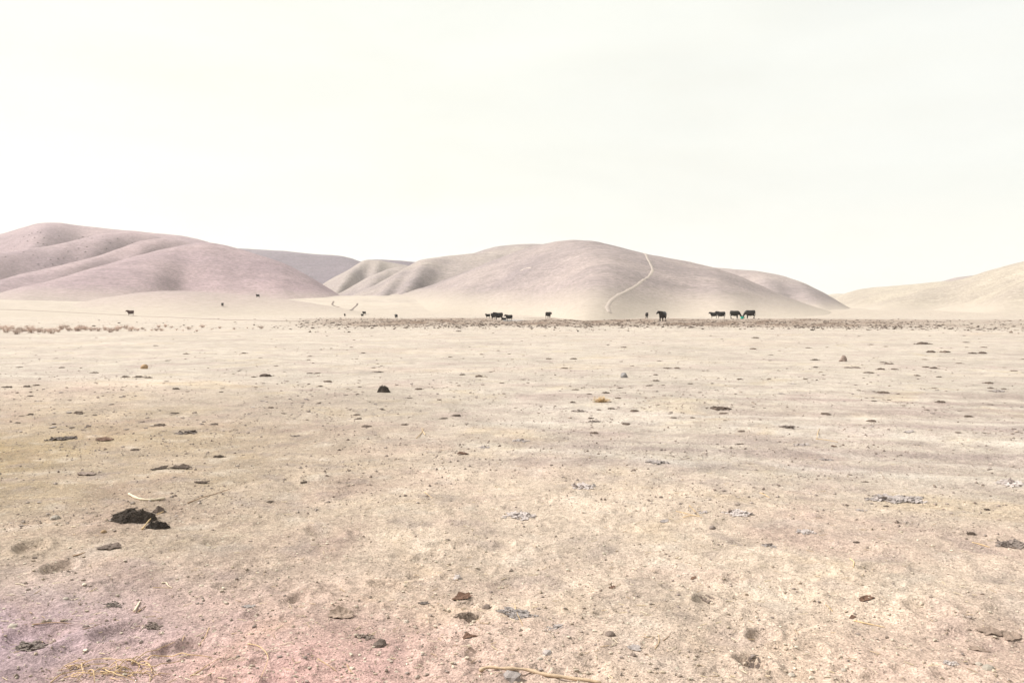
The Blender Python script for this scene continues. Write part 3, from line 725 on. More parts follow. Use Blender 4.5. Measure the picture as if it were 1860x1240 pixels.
def lump(seed, flat=0.5, amp=0.35, v=ICO2, f=ICOF2, name='clod'):
    V = disp_ico(v, seed, amp) * 0.5; V[:, 2] *= flat; V[:, 2] = np.maximum(V[:, 2], -0.12 * flat); V[:, 2] -= V[:, 2].min()
    V[:, :2] /= max(np.ptp(V[:, 0]), 1e-3)
    return mesh_arrays(name, V, f, smooth=False)

def pat_mesh(seed):
    """a dried cow pat: broken, layered disc about 1 across"""
    g = np.random.default_rng(seed); nr, na = 7, 22
    V = []; Fc = []
    for i in range(nr):
        for k in range(na):
            a = 2 * math.pi * k / na; q_ = (i + 0.6) / nr
            rad = 0.5 * q_ * (1 + 0.30 * float(fbm(np.array([math.cos(a) * 1.4 + seed]), np.array([math.sin(a) * 1.4]), 3, seed)[0]) * 1.6)
            x, y = rad * math.cos(a), rad * math.sin(a)
            h = 0.13 * (1 - q_ ** 3) + 0.11 * float(fbm(np.array([x * 5 + seed]), np.array([y * 5]), 3, seed + 3)[0]) * (1 - q_ ** 6) + 0.03 * math.sin(q_ * 14)
            V.append((x, y, max(h, 0.0) if i < nr - 1 else -0.02))
    c = len(V); V.append((0, 0, 0.13))
    for i in range(nr - 1):
        for k in range(na):
            k2 = (k + 1) % na; Fc.append((i * na + k, (i + 1) * na + k, (i + 1) * na + k2, i * na + k2))
    for k in range(na): Fc.append((c, k, (k + 1) % na))
    mb = MB(); mb.add(V, Fc)
    for k in range(9):                       # crumbs broken off its rim
        a = g.uniform(0, 6.28); d = g.uniform(0.38, 0.62); s_ = g.uniform(0.03, 0.09)
        vv = disp_ico(ICO1, seed * 7 + k, 0.4) * s_; vv[:, 2] *= 0.7
        mb.add(vv + np.array([d * math.cos(a), d * math.sin(a), s_ * 0.3]), ICOF1.tolist())
    return mb.mesh('cow_pat', False)

def crust_mesh(seed, aspect=0.6, n=42, tilt=0.30, cs=1.0):
    """a patch of curled, cracked chips about 1 across"""
    g = np.random.default_rng(seed); mb = MB()
    for k in range(n):
        a = g.uniform(0, 6.28); d = math.sqrt(g.uniform(0, 1)) * 0.5 * (0.72 + 0.42 * math.sin(2 * a + seed) * math.sin(3 * a + seed * 1.7)) 
        cx, cy = d * math.cos(a), d * math.sin(a) * aspect
        s_ = cs * g.uniform(0.025, 0.085) * (1.25 - d); m = int(g.integers(5, 8)); th = cs * (0.012 + 0.008 * g.random())
        ax = g.uniform(0, 6.28); tl = g.normal(0, tilt); nx, ny, = math.cos(ax), math.sin(ax)
        top = []; bot = []
        for j in range(m):
            b = 2 * math.pi * (j + g.uniform(-.3, .3)) / m; rr = s_ * g.uniform(0.65, 1.2)
            x, y = rr * math.cos(b), rr * math.sin(b)
            z = (x * nx + y * ny) * math.tan(max(-0.9, min(0.9, tl))) + 2.2 * (x * x + y * y) * g.uniform(0.3, 1.5)
            z0 = s_ * 0.25 * abs(math.sin(tl)) + cs * (0.004 + 0.02 * (0.5 - d)) * g.uniform(0.2, 1)
            top.append((cx + x, cy + y, z0 + z + th)); bot.append((cx + x * .93, cy + y * .93, z0 + z))
        Fc = [tuple(range(m)), tuple(range(2 * m - 1, m - 1, -1))] + [(j, m + j, m + (j + 1) % m, (j + 1) % m) for j in range(m)]
        mb.add(top + bot, Fc)
    return mb.mesh('crust_patch', False)

def flake_mesh(seed, curl=1.2, thick=0.014):
    """one curled, ragged sheet of dried mud or dung about 1 across"""
    nr, na = 6, 26; T = []
    A = np.linspace(0, 2 * math.pi, na, endpoint=False)
    edge = 1 + 0.75 * fbm(np.cos(A) * 1.7 + seed, np.sin(A) * 1.7, 4, seed, 0.65)
    g = np.random.default_rng(seed); up = g.uniform(0.6, 2.2)
    for i in range(nr):
        q_ = (i + 0.35) / (nr - 0.65)
        x = 0.5 * q_ * edge * np.cos(A); y = 0.30 * q_ * edge * np.sin(A)
        z = curl * 0.5 * (np.clip(x * math.cos(up) + y * 1.5 * math.sin(up), 0, 1) ** 1.7) + 0.10 * fbm(x * 4 + seed, y * 4, 3, seed + 2)
        T += list(zip(x, y, z + thick))
    T.append((0, 0, thick)); o = len(T); V = T + [(x, y, z - 2 * thick) for x, y, z in T]; Fc = []
    for i in range(nr - 1):
        for k in range(na):
            k2 = (k + 1) % na; q_ = (i * na + k, (i + 1) * na + k, (i + 1) * na + k2, i * na + k2); Fc += [q_, tuple(o + j for j in q_[::-1])]
    for k in range(na):
        k2 = (k + 1) % na; Fc += [(o - 1, k, k2), (2 * o - 1, o + k2, o + k)]
        r0, r1 = (nr - 1) * na + k, (nr - 1) * na + k2; Fc.append((r0, o + r0, o + r1, r1))
    zmin = min(v[2] for v in V); mb = MB(); mb.add([(x, y, z - zmin) for x, y, z in V], Fc)
    return mb.mesh('flake', False)

def put(name, me, mat, px, py, wpx, label, cat, group=None, rz=None, zs=1.0, sink=0.01):
    p, mpp = hit(px, py); k = wpx * mpp
    o = link(name, me, mat, loc=(p.x, p.y, p.z - sink * k - 0.003), rz=rz if rz is not None else random.uniform(0, 6.28), sc=(k, k, k * zs))
    tag(o, label, cat, group); return o, p, mpp

def drape(o):
    me = o.data; n = len(me.vertices); v = np.empty(n * 3, np.float32); me.vertices.foreach_get('co', v); v = v.reshape(-1, 3)
    k = o.scale[0]; a = o.rotation_euler[2]; ca, sa = math.cos(a), math.sin(a)
    x = o.location.x + k * (v[:, 0] * ca - v[:, 1] * sa); y = o.location.y + k * (v[:, 0] * sa + v[:, 1] * ca)
    v[:, 2] += (plain_z(np.arctan2(x, y), np.hypot(x, y)) - o.location.z) / (k * o.scale[2] / o.scale[0]) - 0.004
    me.vertices.foreach_set('co', v.ravel()); me.update()

PATS = [pat_mesh(100 + k) for k in range(10)]
pat_at = []
PAT_LIST = [(282, 628, 9), (338, 643, 12), (443, 642, 13), (473, 650, 9), (304, 655, 11), (35, 667, 11), (112, 668, 12), (170, 677, 15), (228, 685, 16), (252, 685, 18), (482, 683, 23), (460, 685, 11), (562, 678, 13), (577, 678, 14), (595, 693, 22),
    (48, 702, 14), (66, 700, 13), (12, 703, 18), (142, 750, 18), (172, 754, 11), (259, 766, 11), (32, 768, 10), (517, 751, 9), (245, 817, 18), (397, 830, 22), (552, 876, 15), (490, 911, 16), (443, 826, 9),
    (1133, 631, 15), (875, 644, 10), (905, 637, 7), (925, 643, 7), (997, 652, 14), (1042, 652, 14), (1025, 669, 15), (1212, 669, 18), (1230, 669, 15), (870, 684, 19), (877, 699, 9), (959, 695, 10), (743, 723, 12), (1110, 742, 18), (1087, 744, 12), (1152, 746, 18), (1137, 770, 24), (833, 602, 12), (1080, 787, 20), (667, 775, 26),
    (1373, 614, 15), (1368, 634, 12), (1468, 632, 12), (1582, 626, 10), (1677, 625, 24), (1755, 622, 12), (1787, 631, 11), (1692, 640, 18), (1716, 640, 20), (1766, 642, 14), (1785, 642, 16), (1480, 654, 14), (1398, 655, 8), (1680, 653, 11), (1742, 660, 13), (1540, 668, 16), (1555, 668, 16), (1613, 661, 20), (1604, 658.5, 14), (1578, 677, 20), (1600, 671, 17), (1625, 671, 16), (1682, 667, 14), (1697, 669, 15), (1560, 709, 9), (1603, 713, 24), (1588, 711, 9), (1368, 739, 7), (1348, 783, 18), (1583, 765, 20), (1797, 696, 16), (1303, 807, 9), (1342, 807, 11), (1543, 862, 12), (1573, 875, 14), (1370, 885, 9), (1610, 919, 13), (1763, 968, 15), (1557, 985, 15), (1793, 925, 13)]
PLAIN_PAT = 'flat dried brown cow pat lying loose on the open pale plain'
MARKS = [(hit(a_, b_)[0], n_) for a_, b_, n_ in ((1092, 730, 'the golden straw tuft'), (697, 712, 'the compact black dung heap'), (1532, 656, 'the upright brown dung chunk'), (262, 669, 'the orange tan rock'), (1133, 685, 'the rounded grey stone'),
    (243, 944, 'the large black dung pile'), (1308, 742, 'the row of dark crumbled dung'), (1630, 909, 'the widest grey crust patch'), (343, 786, 'a grey brown crust patch'), (117, 797, 'the scattered dark crust chips'),
    (1440, 697, 'the small blue grey crust lump'), (1813, 711, 'a far grey crust patch'), (1837, 991, 'the dark brown crust patch'), (667, 676, 'the crust beyond the black heap'), (1060, 883, 'a crust beyond the whitish crust'),
    (40, 600, 'the thick end of the weed row'), (230, 600, 'the middle of the weed row'), (440, 598, 'the thin end of the weed row'))]
def pat_label(px, py):
    p = hit(px, py)[0]; d, n_ = min(((p - q_).length / (1.5 + 0.06 * q_.length), n_) for q_, n_ in MARKS)
    if d < 1: return 'flat dried brown cow pat lying close to ' + n_
    if py < 604: return 'small dried cow pat just before the churned ground of the herd'
    return PLAIN_PAT
for k, (px, py, wp) in enumerate(PAT_LIST):
    put('cow_pat', PATS[k % 10], M['dung'], px, py, wp, pat_label(px, py), 'cow pat', 'dried cow pats scattered over the plain', zs=random.uniform(0.65, 1.15)); pat_at.append((px, py))
g = np.random.default_rng(21)
while len(pat_at) < 285:
    py = 598 + 175 * g.random() ** 2.0; px = g.uniform(0, 1860)
    if px < 480 and g.random() < 0.6: continue
    if min((px - a) ** 2 + ((py - b) * 3) ** 2 for a, b in pat_at) < 300: continue
    put('cow_pat', PATS[len(pat_at) % 10], M['dung'], px, py, g.uniform(0.07, 0.20) * F * (py - 562) / (CAM_H * F), pat_label(px, py), 'cow pat', 'dried cow pats scattered over the plain', zs=g.uniform(0.6, 1.1)); pat_at.append((px, py))

# patches of grey curled crust and broken dung
for k, (px, py, wp, asp, n, mt, lab) in enumerate([
    (343, 786, 46, .8, 46, 'crust_dark', 'grey brown crust patch with one raised chip, beyond the pale curved stick'),
    (117, 797, 56, .9, 46, 'crust_dark', 'loose scatter of dark crust chips beside a brown flake'),
    (687, 676, 26, .8, 30, 'crust_dark', 'small grey crust patch beyond the black dung heap'),
    (537, 792, 26, .8, 30, 'crust_dark', 'small brown crust patch on bare soil with faint wheel marks'),
    (1050, 747, 36, .8, 34, 'crust_dark', 'crumbled brown crust beside the golden straw tuft'),
    (1080, 766, 34, .8, 34, 'crust_dark', 'crumbled crust patch nearer than the golden straw tuft'),
    (942, 800, 38, .8, 40, 'crust', 'grey blue crust patch at the start of the pale dust streak'),
    (880, 812, 30, .8, 34, 'crust', 'thin grey crust patch at the tip of the pale dust streak'),
    (1060, 883, 54, .9, 50, 'crust', 'grey crust patch between the pale dust streak and the whitish crust'),
    (947, 938, 74, .75, 90, 'crust', 'dense whitish crust patch of upturned chips on sandy soil'),
    (1345, 934, 58, .8, 60, 'crust', 'broad grey crust patch beside a fan of straw'),
    (1280, 930, 26, .8, 26, 'crust', 'small grey crust patch under a fan of straw'),
    (1630, 909, 112, .75, 200, 'crust', 'long blue grey crust patch, the widest on the plain'),
    (1563, 927, 24, .8, 24, 'crust', 'small pale crust patch next to the widest crust patch'),
    (1460, 967, 42, .8, 42, 'crust', 'grey crust patch with pale pebbles in a shallow rut'),
    (1395, 990, 36, .8, 32, 'crust', 'pale thin crust chips in a shallow rut'),
    (1837, 991, 66, .8, 60, 'crust_dark', 'dark brown crust patch by the end of a long straw'),
    (1838, 878, 56, .9, 50, 'crust', 'grey crust patch on mauve soil among the wheel streaks'),
    (1440, 697, 19, .9, 22, 'crust', 'small blue grey crust lump out among the cow pats'),
    (1420, 715, 19, .9, 22, 'crust', 'small blue grey crust patch nearer than a similar lump'),
    (1813, 711, 28, .8, 90, 'crust', 'grey crust patch among the farther cow pats'),
    (1457, 808, 34, .9, 36, 'crust', 'grey crust crumbs in the wheel streaks'),
    (1430, 776, 40, .9, 36, 'crust_dark', 'long brown crust crumbs beside the wheel streaks'),
    (1190, 840, 52, .8, 64, 'crust', 'whitish crust along the bottom of the pale dust streak'),
    (842, 1115, 58, .7, 42, 'pale_flake', 'tan crust plates with curled rims beside a leafy flake'),
    (938, 1113, 88, .7, 96, 'crust', 'big mauve grey crust patch crossed by a thin straw'),
    (1009, 1139, 36, .8, 36, 'crust', 'mauve grey crumbs just past the big mauve crust patch'),
    (664, 1156, 46, .8, 38, 'clod', 'brown broken clods on rosy soil'),
    (277, 1137, 44, .8, 40, 'clod', 'brown broken clods near a short pale stick'),
    (57, 1176, 62, .8, 52, 'crust_dark', 'dark violet clods near the tangle of dry vine'),
    (205, 1098, 40, .8, 30, 'crust_dark', 'dark clod heap beside a short pale stick'),
    (1283, 1090, 30, .8, 22, 'clod', 'brown crumbs spilling from a hoof print'),
    (1368, 1206, 34, .8, 24, 'clod', 'dark crumbs in a hoof print on straw coloured soil'),
    (1725, 1203, 34, .7, 24, 'crust', 'mauve flakes near pale stones'),
    (1500, 835, 30, .9, 24, 'crust', 'faint grey crumbs on the mauve wheel streak'),
    (1308, 742, 50, .6, 60, 'dung', 'dark crumbled dung strewn in a row'),
]):
    o, p, mpp = put('crust_patch', crust_mesh(300 + k, asp, int(n * (2.4 if wp > 50 else 2.1)), cs=min(1.0, max(0.6, 55 / wp))), M[mt], px, py, wp, lab, 'crust patch', rz=random.uniform(-.3, .3), zs=1.0)
    drape(o)

# single flakes, clods and stones that can be picked out
for k, (nm, px, py, wp, mt, rz, curl, lab) in enumerate([
    ('flake', 190, 800, 26, 'flake', .1, .8, 'curled brown flake beyond the pale curved stick'),
    ('flake', 157, 862, 32, 'clod', .1, .5, 'low tan flake casting a dark edge on ochre soil'),
    ('flake', 287, 852, 24, 'dung', .3, .7, 'ragged dark flake beyond the pale curved stick'),
    ('flake', 330, 850, 32, 'dung', -.1, .9, 'long dark flake with a raised tip beyond the pale curved stick'),
    ('flake', 367, 877, 22, 'dung', 0, .5, 'small dark flake with a pale top near the thin reddish stalk'),
    ('flake', 840, 825, 20, 'flake', .2, .9, 'curved brown flake alone on smooth sandy soil'),
    ('flake', 1111, 1068, 13, 'flake', .3, 2.0, 'small dark reddish folded flake alone on pale soil'),
    ('flake', 1259, 1050, 12, 'flake', .3, 1.0, 'tiny reddish flake on pale soil'),
    ('flake', 1574, 1089, 25, 'flake', .1, 1.4, 'reddish brown flake with an upturned corner'),
    ('flake', 1549, 1121, 13, 'flake', .5, 1.0, 'small reddish flake at the end of a pale straw'),
    ('flake', 1777, 1181, 28, 'pale_flake', -.1, .9, 'curled tan flake with a dark lower edge'),
    ('flake', 1837, 1156, 34, 'pale_flake', .4, 1.1, 'upturned tan flake with a dark crack beside it'),
    ('flake', 1798, 1147, 34, 'pale_flake', -.45, .4, 'long brown flake lying along a rut'),
    ('flake', 837, 1088, 36, 'flake', .2, 1.3, 'leafy brown flake with torn curled rim'),
    ('flake', 853, 1156, 28, 'flake', .4, 1.0, 'brown flake on edge below the leafy one'),
    ('flake', 619, 1119, 44, 'pale_flake', .35, 1.5, 'largest broken brown flake with a curled back on rosy soil'),
    ('flake', 452, 1102, 22, 'crust', 0, .6, 'mauve grey flake at the end of a fine crack'),
    ('flake', 1515, 811, 11, 'flake', .3, 1.0, 'small rust coloured flake among grey crumbs'),
    ('flake', 197, 995, 32, 'clod', .4, .6, 'brown flake lying below the black dung pile'),
    ('flake', 770, 1096, 19, 'crust_dark', .1, .8, 'mauve brown flake on sandy soil'),
    ('flake', 1152, 1178, 28, 'crust', -.45, .6, 'narrow grey flake pointing down a shallow rut'),
    ('flake', 1207, 947, 16, 'crust', .1, .5, 'thin pale grey flake on sandy soil'),
    ('flake', 1650, 785, 16, 'crust', .1, .5, 'pale flake among the wheel streaks'),
    ('clod', 884, 1104, 17, 'clod', .2, 0, 'upright mauve brown clod beside the big mauve crust patch'),
    ('clod', 1108, 1153, 19, 'clod', .2, 0, 'round brown clod at the head of a shallow rut'),
    ('clod', 994, 1187, 19, 'crust', .2, 0, 'mauve grey clod above the bleached branch'),
    ('clod', 831, 1050, 17, 'crust', .6, 0, 'half buried mauve clod on sandy soil'),
    ('clod', 689, 1172, 26, 'clod', .2, 0, 'low brown clod on rosy soil'),
    ('clod', 1294, 959, 12, 'crust_dark', .2, 0, 'small dark clod below a grey crust patch'),
    ('clod', 1150, 1190, 12, 'clod', .2, 0, 'small brown clod in a shallow rut'),
    ('clod', 930, 1232, 34, 'crust', .2, 0, 'grey clod under the bleached branch'),
    ('stone', 1796, 1215, 19, 'stone', .2, 0, 'largest pale stone on rosy soil'),
    ('stone', 1778, 1206, 11, 'stone', .9, 0, 'pale stone touching the largest one'),
    ('stone', 1438, 1227, 15, 'stone', 1.2, 0, 'pale upright stone on straw coloured soil'),
    ('stone', 1533, 1217, 11, 'stone', .2, 0, 'pale flat stone near a reddish pebble'),
    ('stone', 980, 1197, 12, 'stone', .4, 0, 'cream stone above the bleached branch'),
    ('stone', 738, 1129, 11, 'stone', .4, 0, 'cream stone alone on sandy rosy soil'),
    ('stone', 100, 942, 15, 'stone', .1, 0, 'flat cream stone beside the black dung pile'),
    ('stone', 188, 966, 10, 'tanrock', .3, 0, 'orange tan pebble below the black dung pile'),
    ('stone', 119, 1087, 9, 'stone', .6, 0, 'cream pebble on violet soil'),
    ('stone', 23, 1137, 13, 'stone', .6, 0, 'pale ring shaped stone on dark violet soil'),
    ('stone', 1232, 1046, 8, 'stone', .6, 0, 'small cream pebble beside a tiny reddish flake'),
    ('stone', 1133, 685.5, 14, 'greystone', .2, 0, 'rounded grey stone standing alone among cow pats'),
    ('stone', 262, 669.5, 12, 'tanrock', .2, 0, 'rounded orange tan rock alone on the plain'),
]):
    if nm == 'flake': me = flake_mesh(500 + k, curl)
    else: me = lump(600 + k, 0.75 if nm == 'stone' else 0.8, 0.16 if nm == 'stone' else 0.33, name=nm)
    zs = 1.5 if px in (1133, 262) else 1.0
    o, p, mpp = put(nm, me, M[mt], px, py, wp, lab, nm, rz=rz, zs=zs, sink=0.03)
    if nm == 'flake': drape(o)

# the brown upright chunk among the cow pats
def chunk():
    mb = MB()
    V = disp_ico(ICO3, 801, 0.30, 2.2) * 0.5; V[:, 2] += 0.42; k = np.clip(1.15 - V[:, 2] * 0.62, 0.35, 1.2); V[:, 0] *= k; V[:, 1] *= k; V[:, 2] = np.maximum(V[:, 2], 0)
    mb.add(V * np.array([1, .8, .95]), ICOF3.tolist())
    for a, s_ in ((0.3, .16), (2.9, .18), (4.4, .14)):
        vv = disp_ico(ICO2, 810 + int(a * 10), 0.35) * s_; mb.add(vv + np.array([.5 * math.cos(a), .45 * math.sin(a), .07]), ICOF2.tolist())
    put('dung_chunk', mb.mesh('dung_chunk', False), M['clod'], 1532, 656, 11.5, 'brown upright chunk of dung among flat cow pats', 'dung', rz=.2)
chunk()

def heap(name, px, py, wpx, asp, hgt, seed, mat, label, fibres, fib_mat, rz=0.0):
    """a fibrous heap of dark dung: a craggy body with strands as a part"""
    n = 46; u = np.linspace(-.5, .5, n); XX, YY = np.meshgrid(u, u, indexing='ij')
    d = np.sqrt((XX / .5) ** 2 + (YY / .5) ** 2) * (1 + .35 * fbm(XX * 4 + seed, YY * 4, 3, seed))
    zz = hgt * np.clip(1 - d ** 2, -0.2, 1) * (1 + 1.1 * fbm(XX * 5, YY * 7 + seed, 4, seed + 2, .6)) + hgt * .30 * fbm(XX * 6 + YY * 9, YY * 22 - XX * 9, 3, seed + 5) * (d < 1)
    zz = np.where(d > 1.02, -0.06, zz)
    V = np.stack([XX, YY * asp, zz], -1).reshape(-1, 3); i = np.arange(n - 1)[:, None] * n + np.arange(n - 1)[None, :]
    Q = np.stack([i, i + n, i + n + 1, i + 1], -1).reshape(-1, 4); Q = Q[(V[Q][:, :, 2].max(1) > -0.05)]
    o, p, mpp = put(name, mesh_arrays(name, V, Q, smooth=False), M[mat], px, py, wpx, label, 'dung', rz=rz)
    g = np.random.default_rng(seed); mb = MB()
    for k in range(fibres):
        a = g.uniform(0, 6.28); dd = math.sqrt(g.random()) * .47; x, y = dd * math.cos(a), dd * math.sin(a)
        ii, jj = int((x + .5) * (n - 1)), int((y + .5) * (n - 1)); z = max(zz[ii, jj], 0.0)
        l = g.uniform(.06, .22); b = g.normal(0.35, .35); dx, dy = l * math.cos(b), l * math.sin(b)
        mb.tube([(x - dx / 2, y * asp - dy / 2, z - .004), (x, y * asp, z + g.uniform(.005, .03)), (x + dx / 2, y * asp + dy / 2, z + g.uniform(-.02, .03))], [.004, .006, .003], 4)
    f = link('fibres', mb.mesh('dung_fibres'), M[fib_mat], o)
    return o
heap('dung_heap', 240, 944, 74, .75, .20, 901, 'dung_dark', 'large black fibrous dung pile below the pale curved stick', 420, 'dung_fibre', .15)
heap('dung_heap', 286, 957, 38, .7, .24, 902, 'dung_dark', 'smaller black dung lump with a straw stuck in it, beside the large pile', 150, 'dung_fibre', .1)
heap('dung_heap', 289, 930, 22, .8, .40, 903, 'clod', 'brown crumb of dung on the edge of the black pile', 40, 'dung_fibre', .1)
heap('dung_heap', 697, 712, 24, .9, .42, 904, 'dung_dark', 'compact black dung heap standing alone on the plain', 40, 'dung_dark', .1)

# ------------------------------------------------------------------ sticks, straws and vines
def rod(name, pix, r_px, mat, label, cat, group=None, lift=None, taper=0.5, n=7, seg=16, bow=0.0):
    P = []
    for a, b in pix:
        p, mpp = hit(a, b); P.append(p)
    mpp_ = mpp; r = r_px * mpp_ * 0.5
    t = np.linspace(0, len(P) - 1, seg); idx = np.arange(len(P))
    A = np.array([[p.x, p.y] for p in P]); xs = np.interp(t, idx, A[:, 0]); ys = np.interp(t, idx, A[:, 1])
    for _ in range(2):
        xs[1:-1] = (xs[:-2] + xs[2:] + 2 * xs[1:-1]) / 4; ys[1:-1] = (ys[:-2] + ys[2:] + 2 * ys[1:-1]) / 4
    g = np.random.default_rng(int(pix[0][0] * 13 + pix[0][1]))
    zg = np.array([zat(a_, b_) for a_, b_ in zip(xs, ys)]); zp = np.pad(zg, 2, mode='edge')
    zm = np.max([zp[i_:i_ + seg] for i_ in range(5)], 0); zp = np.pad(zm, 2, mode='edge'); zm = np.mean([zp[i_:i_ + seg] for i_ in range(5)], 0)
    pts = []; rad = []
    for k in range(seg):
        z = max(zg[k], zm[k]) + r * 0.7 + bow * math.sin(math.pi * k / (seg - 1)) + (0 if lift is None else lift[0] + (lift[1] - lift[0]) * k / (seg - 1))
        pts.append((xs[k], ys[k], z)); rad.append(r * (1 - (1 - taper) * k / (seg - 1)) * (1 + 0.18 * g.normal()))
    c = Vector(pts[0]); mb = MB(); mb.tube([Vector(q_) - c for q_ in pts], rad, n)
    o = link(name, mb.mesh(name), mat, loc=c); tag(o, label, cat, group); return o

rod('curved_stick', [(234, 899), (243, 904), (255, 908), (270, 909.5), (285, 909), (299, 906.5)], 4.2, M['bonewood'], 'pale curved rib-like stick beyond the large black dung pile', 'stick', taper=0.8)
rod('branch', [(872, 1220), (885, 1217.5), (910, 1217), (935, 1218), (960, 1221), (985, 1226), (1010, 1231), (1025, 1235), (1045, 1237), (1068, 1237.5), (1092, 1242)], 7.0, M['wood'], 'long bleached crooked branch lying on sandy soil', 'branch', taper=0.85, n=9, seg=26)
rod('straw', [(258, 962), (266, 956), (274, 951)], 3.2, M['straw'], 'pale straw poking out of the smaller black dung lump', 'straw', lift=(0.0, 0.035))
rod('straw', [(286, 949), (297, 944)], 2.2, M['straw'], 'short straw lying across the smaller black dung lump', 'straw', lift=(0.06, 0.06))
for px_ in [
    ([(341, 914), (370, 904), (395, 897), (418, 890)], 1.8, 'twig', 'thin reddish stalk near the pale curved stick'),
    ([(244, 1113), (250, 1101), (254, 1093)], 3.6, 'bonewood', 'short pale stick standing by dark clods'),
    ([(250, 1112), (258, 1106), (265, 1101)], 1.6, 'twig', 'thin twig beside the short pale stick'),
    ([(293, 1059), (302, 1058), (305, 1064), (313, 1068)], 2.6, 'bonewood', 'white hooked twig on mauve soil'),
    ([(278, 1067), (296, 1067), (312, 1068)], 1.2, 'straw', 'fine straw touching the white hooked twig'),
    ([(28, 1060), (38, 1061), (47, 1066)], 2.0, 'bonewood', 'short white twig on ochre soil'),
    ([(130, 957), (138, 957)], 2.6, 'bonewood', 'tiny white twig beside the black dung pile'),
    ([(132, 1010), (145, 1007), (155, 1003)], 2.0, 'twig', 'tan twig below the black dung pile'),
    ([(1551, 1127), (1570, 1132), (1590, 1136), (1608, 1140)], 2.4, 'straw', 'pale straw running from a small reddish flake'),
    ([(1500, 1098), (1507, 1105), (1513, 1111)], 1.8, 'straw', 'short straw on sandy soil by an upturned flake'),
    ([(1766, 985), (1784, 990), (1798, 994)], 1.8, 'straw', 'long straw leading to the dark brown crust patch'),
    ([(1544, 1016), (1552, 1022), (1550, 1031)], 1.8, 'straw', 'curled straw ring in a hoof print'),
    ([(1228, 930), (1252, 934), (1272, 939)], 1.5, 'straw', 'lower straw of the fan by the grey crust patch'),
    ([(1252, 918), (1262, 928), (1270, 937)], 1.5, 'straw', 'upper straw of the fan by the grey crust patch'),
    ([(1240, 941), (1258, 936), (1276, 940)], 1.3, 'straw', 'crossing straw of the fan by the grey crust patch'),
    ([(935, 1101), (940, 1118), (950, 1137)], 1.5, 'straw', 'thin straw crossing the big mauve crust patch'),
    ([(577, 1201), (592, 1206), (602, 1214), (612, 1222)], 1.8, 'straw', 'bent straw on rosy soil'),
    ([(630, 1206), (635, 1218), (645, 1226)], 1.6, 'straw', 'shorter bent straw on rosy soil'),
    ([(771, 893), (777, 899), (786, 905)], 1.2, 'straw', 'fine straw on smooth sandy soil'),
    ([(756, 796), (765, 788), (770, 778)], 1.2, 'straw', 'one leg of a v of straw on ochre soil'),
    ([(772, 790), (768, 783), (766, 777)], 1.2, 'straw', 'other leg of a v of straw on ochre soil'),
    ([(1190, 1178), (1198, 1165), (1196, 1152)], 1.4, 'straw', 'fine straw curling above a shallow rut'),
    ([(1205, 1163), (1212, 1158), (1216, 1154)], 1.6, 'twig', 'small forked twig by a fine curling straw'),
    ([(450, 1169), (470, 1173), (483, 1183), (489, 1197), (484, 1214), (474, 1230)], 1.7, 'straw', 'big arc of dry vine beside the tangle'),
    ([(345, 1228), (370, 1215), (402, 1194)], 1.8, 'straw', 'straight straw beside the tangle of dry vine'),
    ([(380, 1140), (372, 1160), (360, 1180)], 1.3, 'straw', 'upright fine stalk above the tangle of dry vine'),
    ([(335, 1155), (331, 1168)], 1.2, 'straw', 'short fine stalk above the tangle of dry vine'),
    ([(1484, 795), (1486, 785), (1489, 778)], 1.2, 'straw', 'thin stalk standing among the wheel streaks'),
    ([(1482, 797), (1500, 799), (1522, 803)], 1.2, 'straw', 'fallen straw among the wheel streaks'),
    ([(1380, 895), (1390, 899), (1398, 904)], 1.3, 'straw', 'fine straw above a shallow rut'),
    ([(58, 1134), (90, 1132), (115, 1131), (129, 1135)], 1.6, 'twig', 'dark twig lying on violet soil'),
    ([(150, 1143), (170, 1139), (185, 1135)], 1.4, 'twig', 'dark twig beyond the violet clods'),
]:
    rod('straw' if px_[2] == 'straw' else 'twig', px_[0], px_[1], M[px_[2]], px_[3], 'straw' if px_[2] == 'straw' else 'twig', n=6, seg=12)

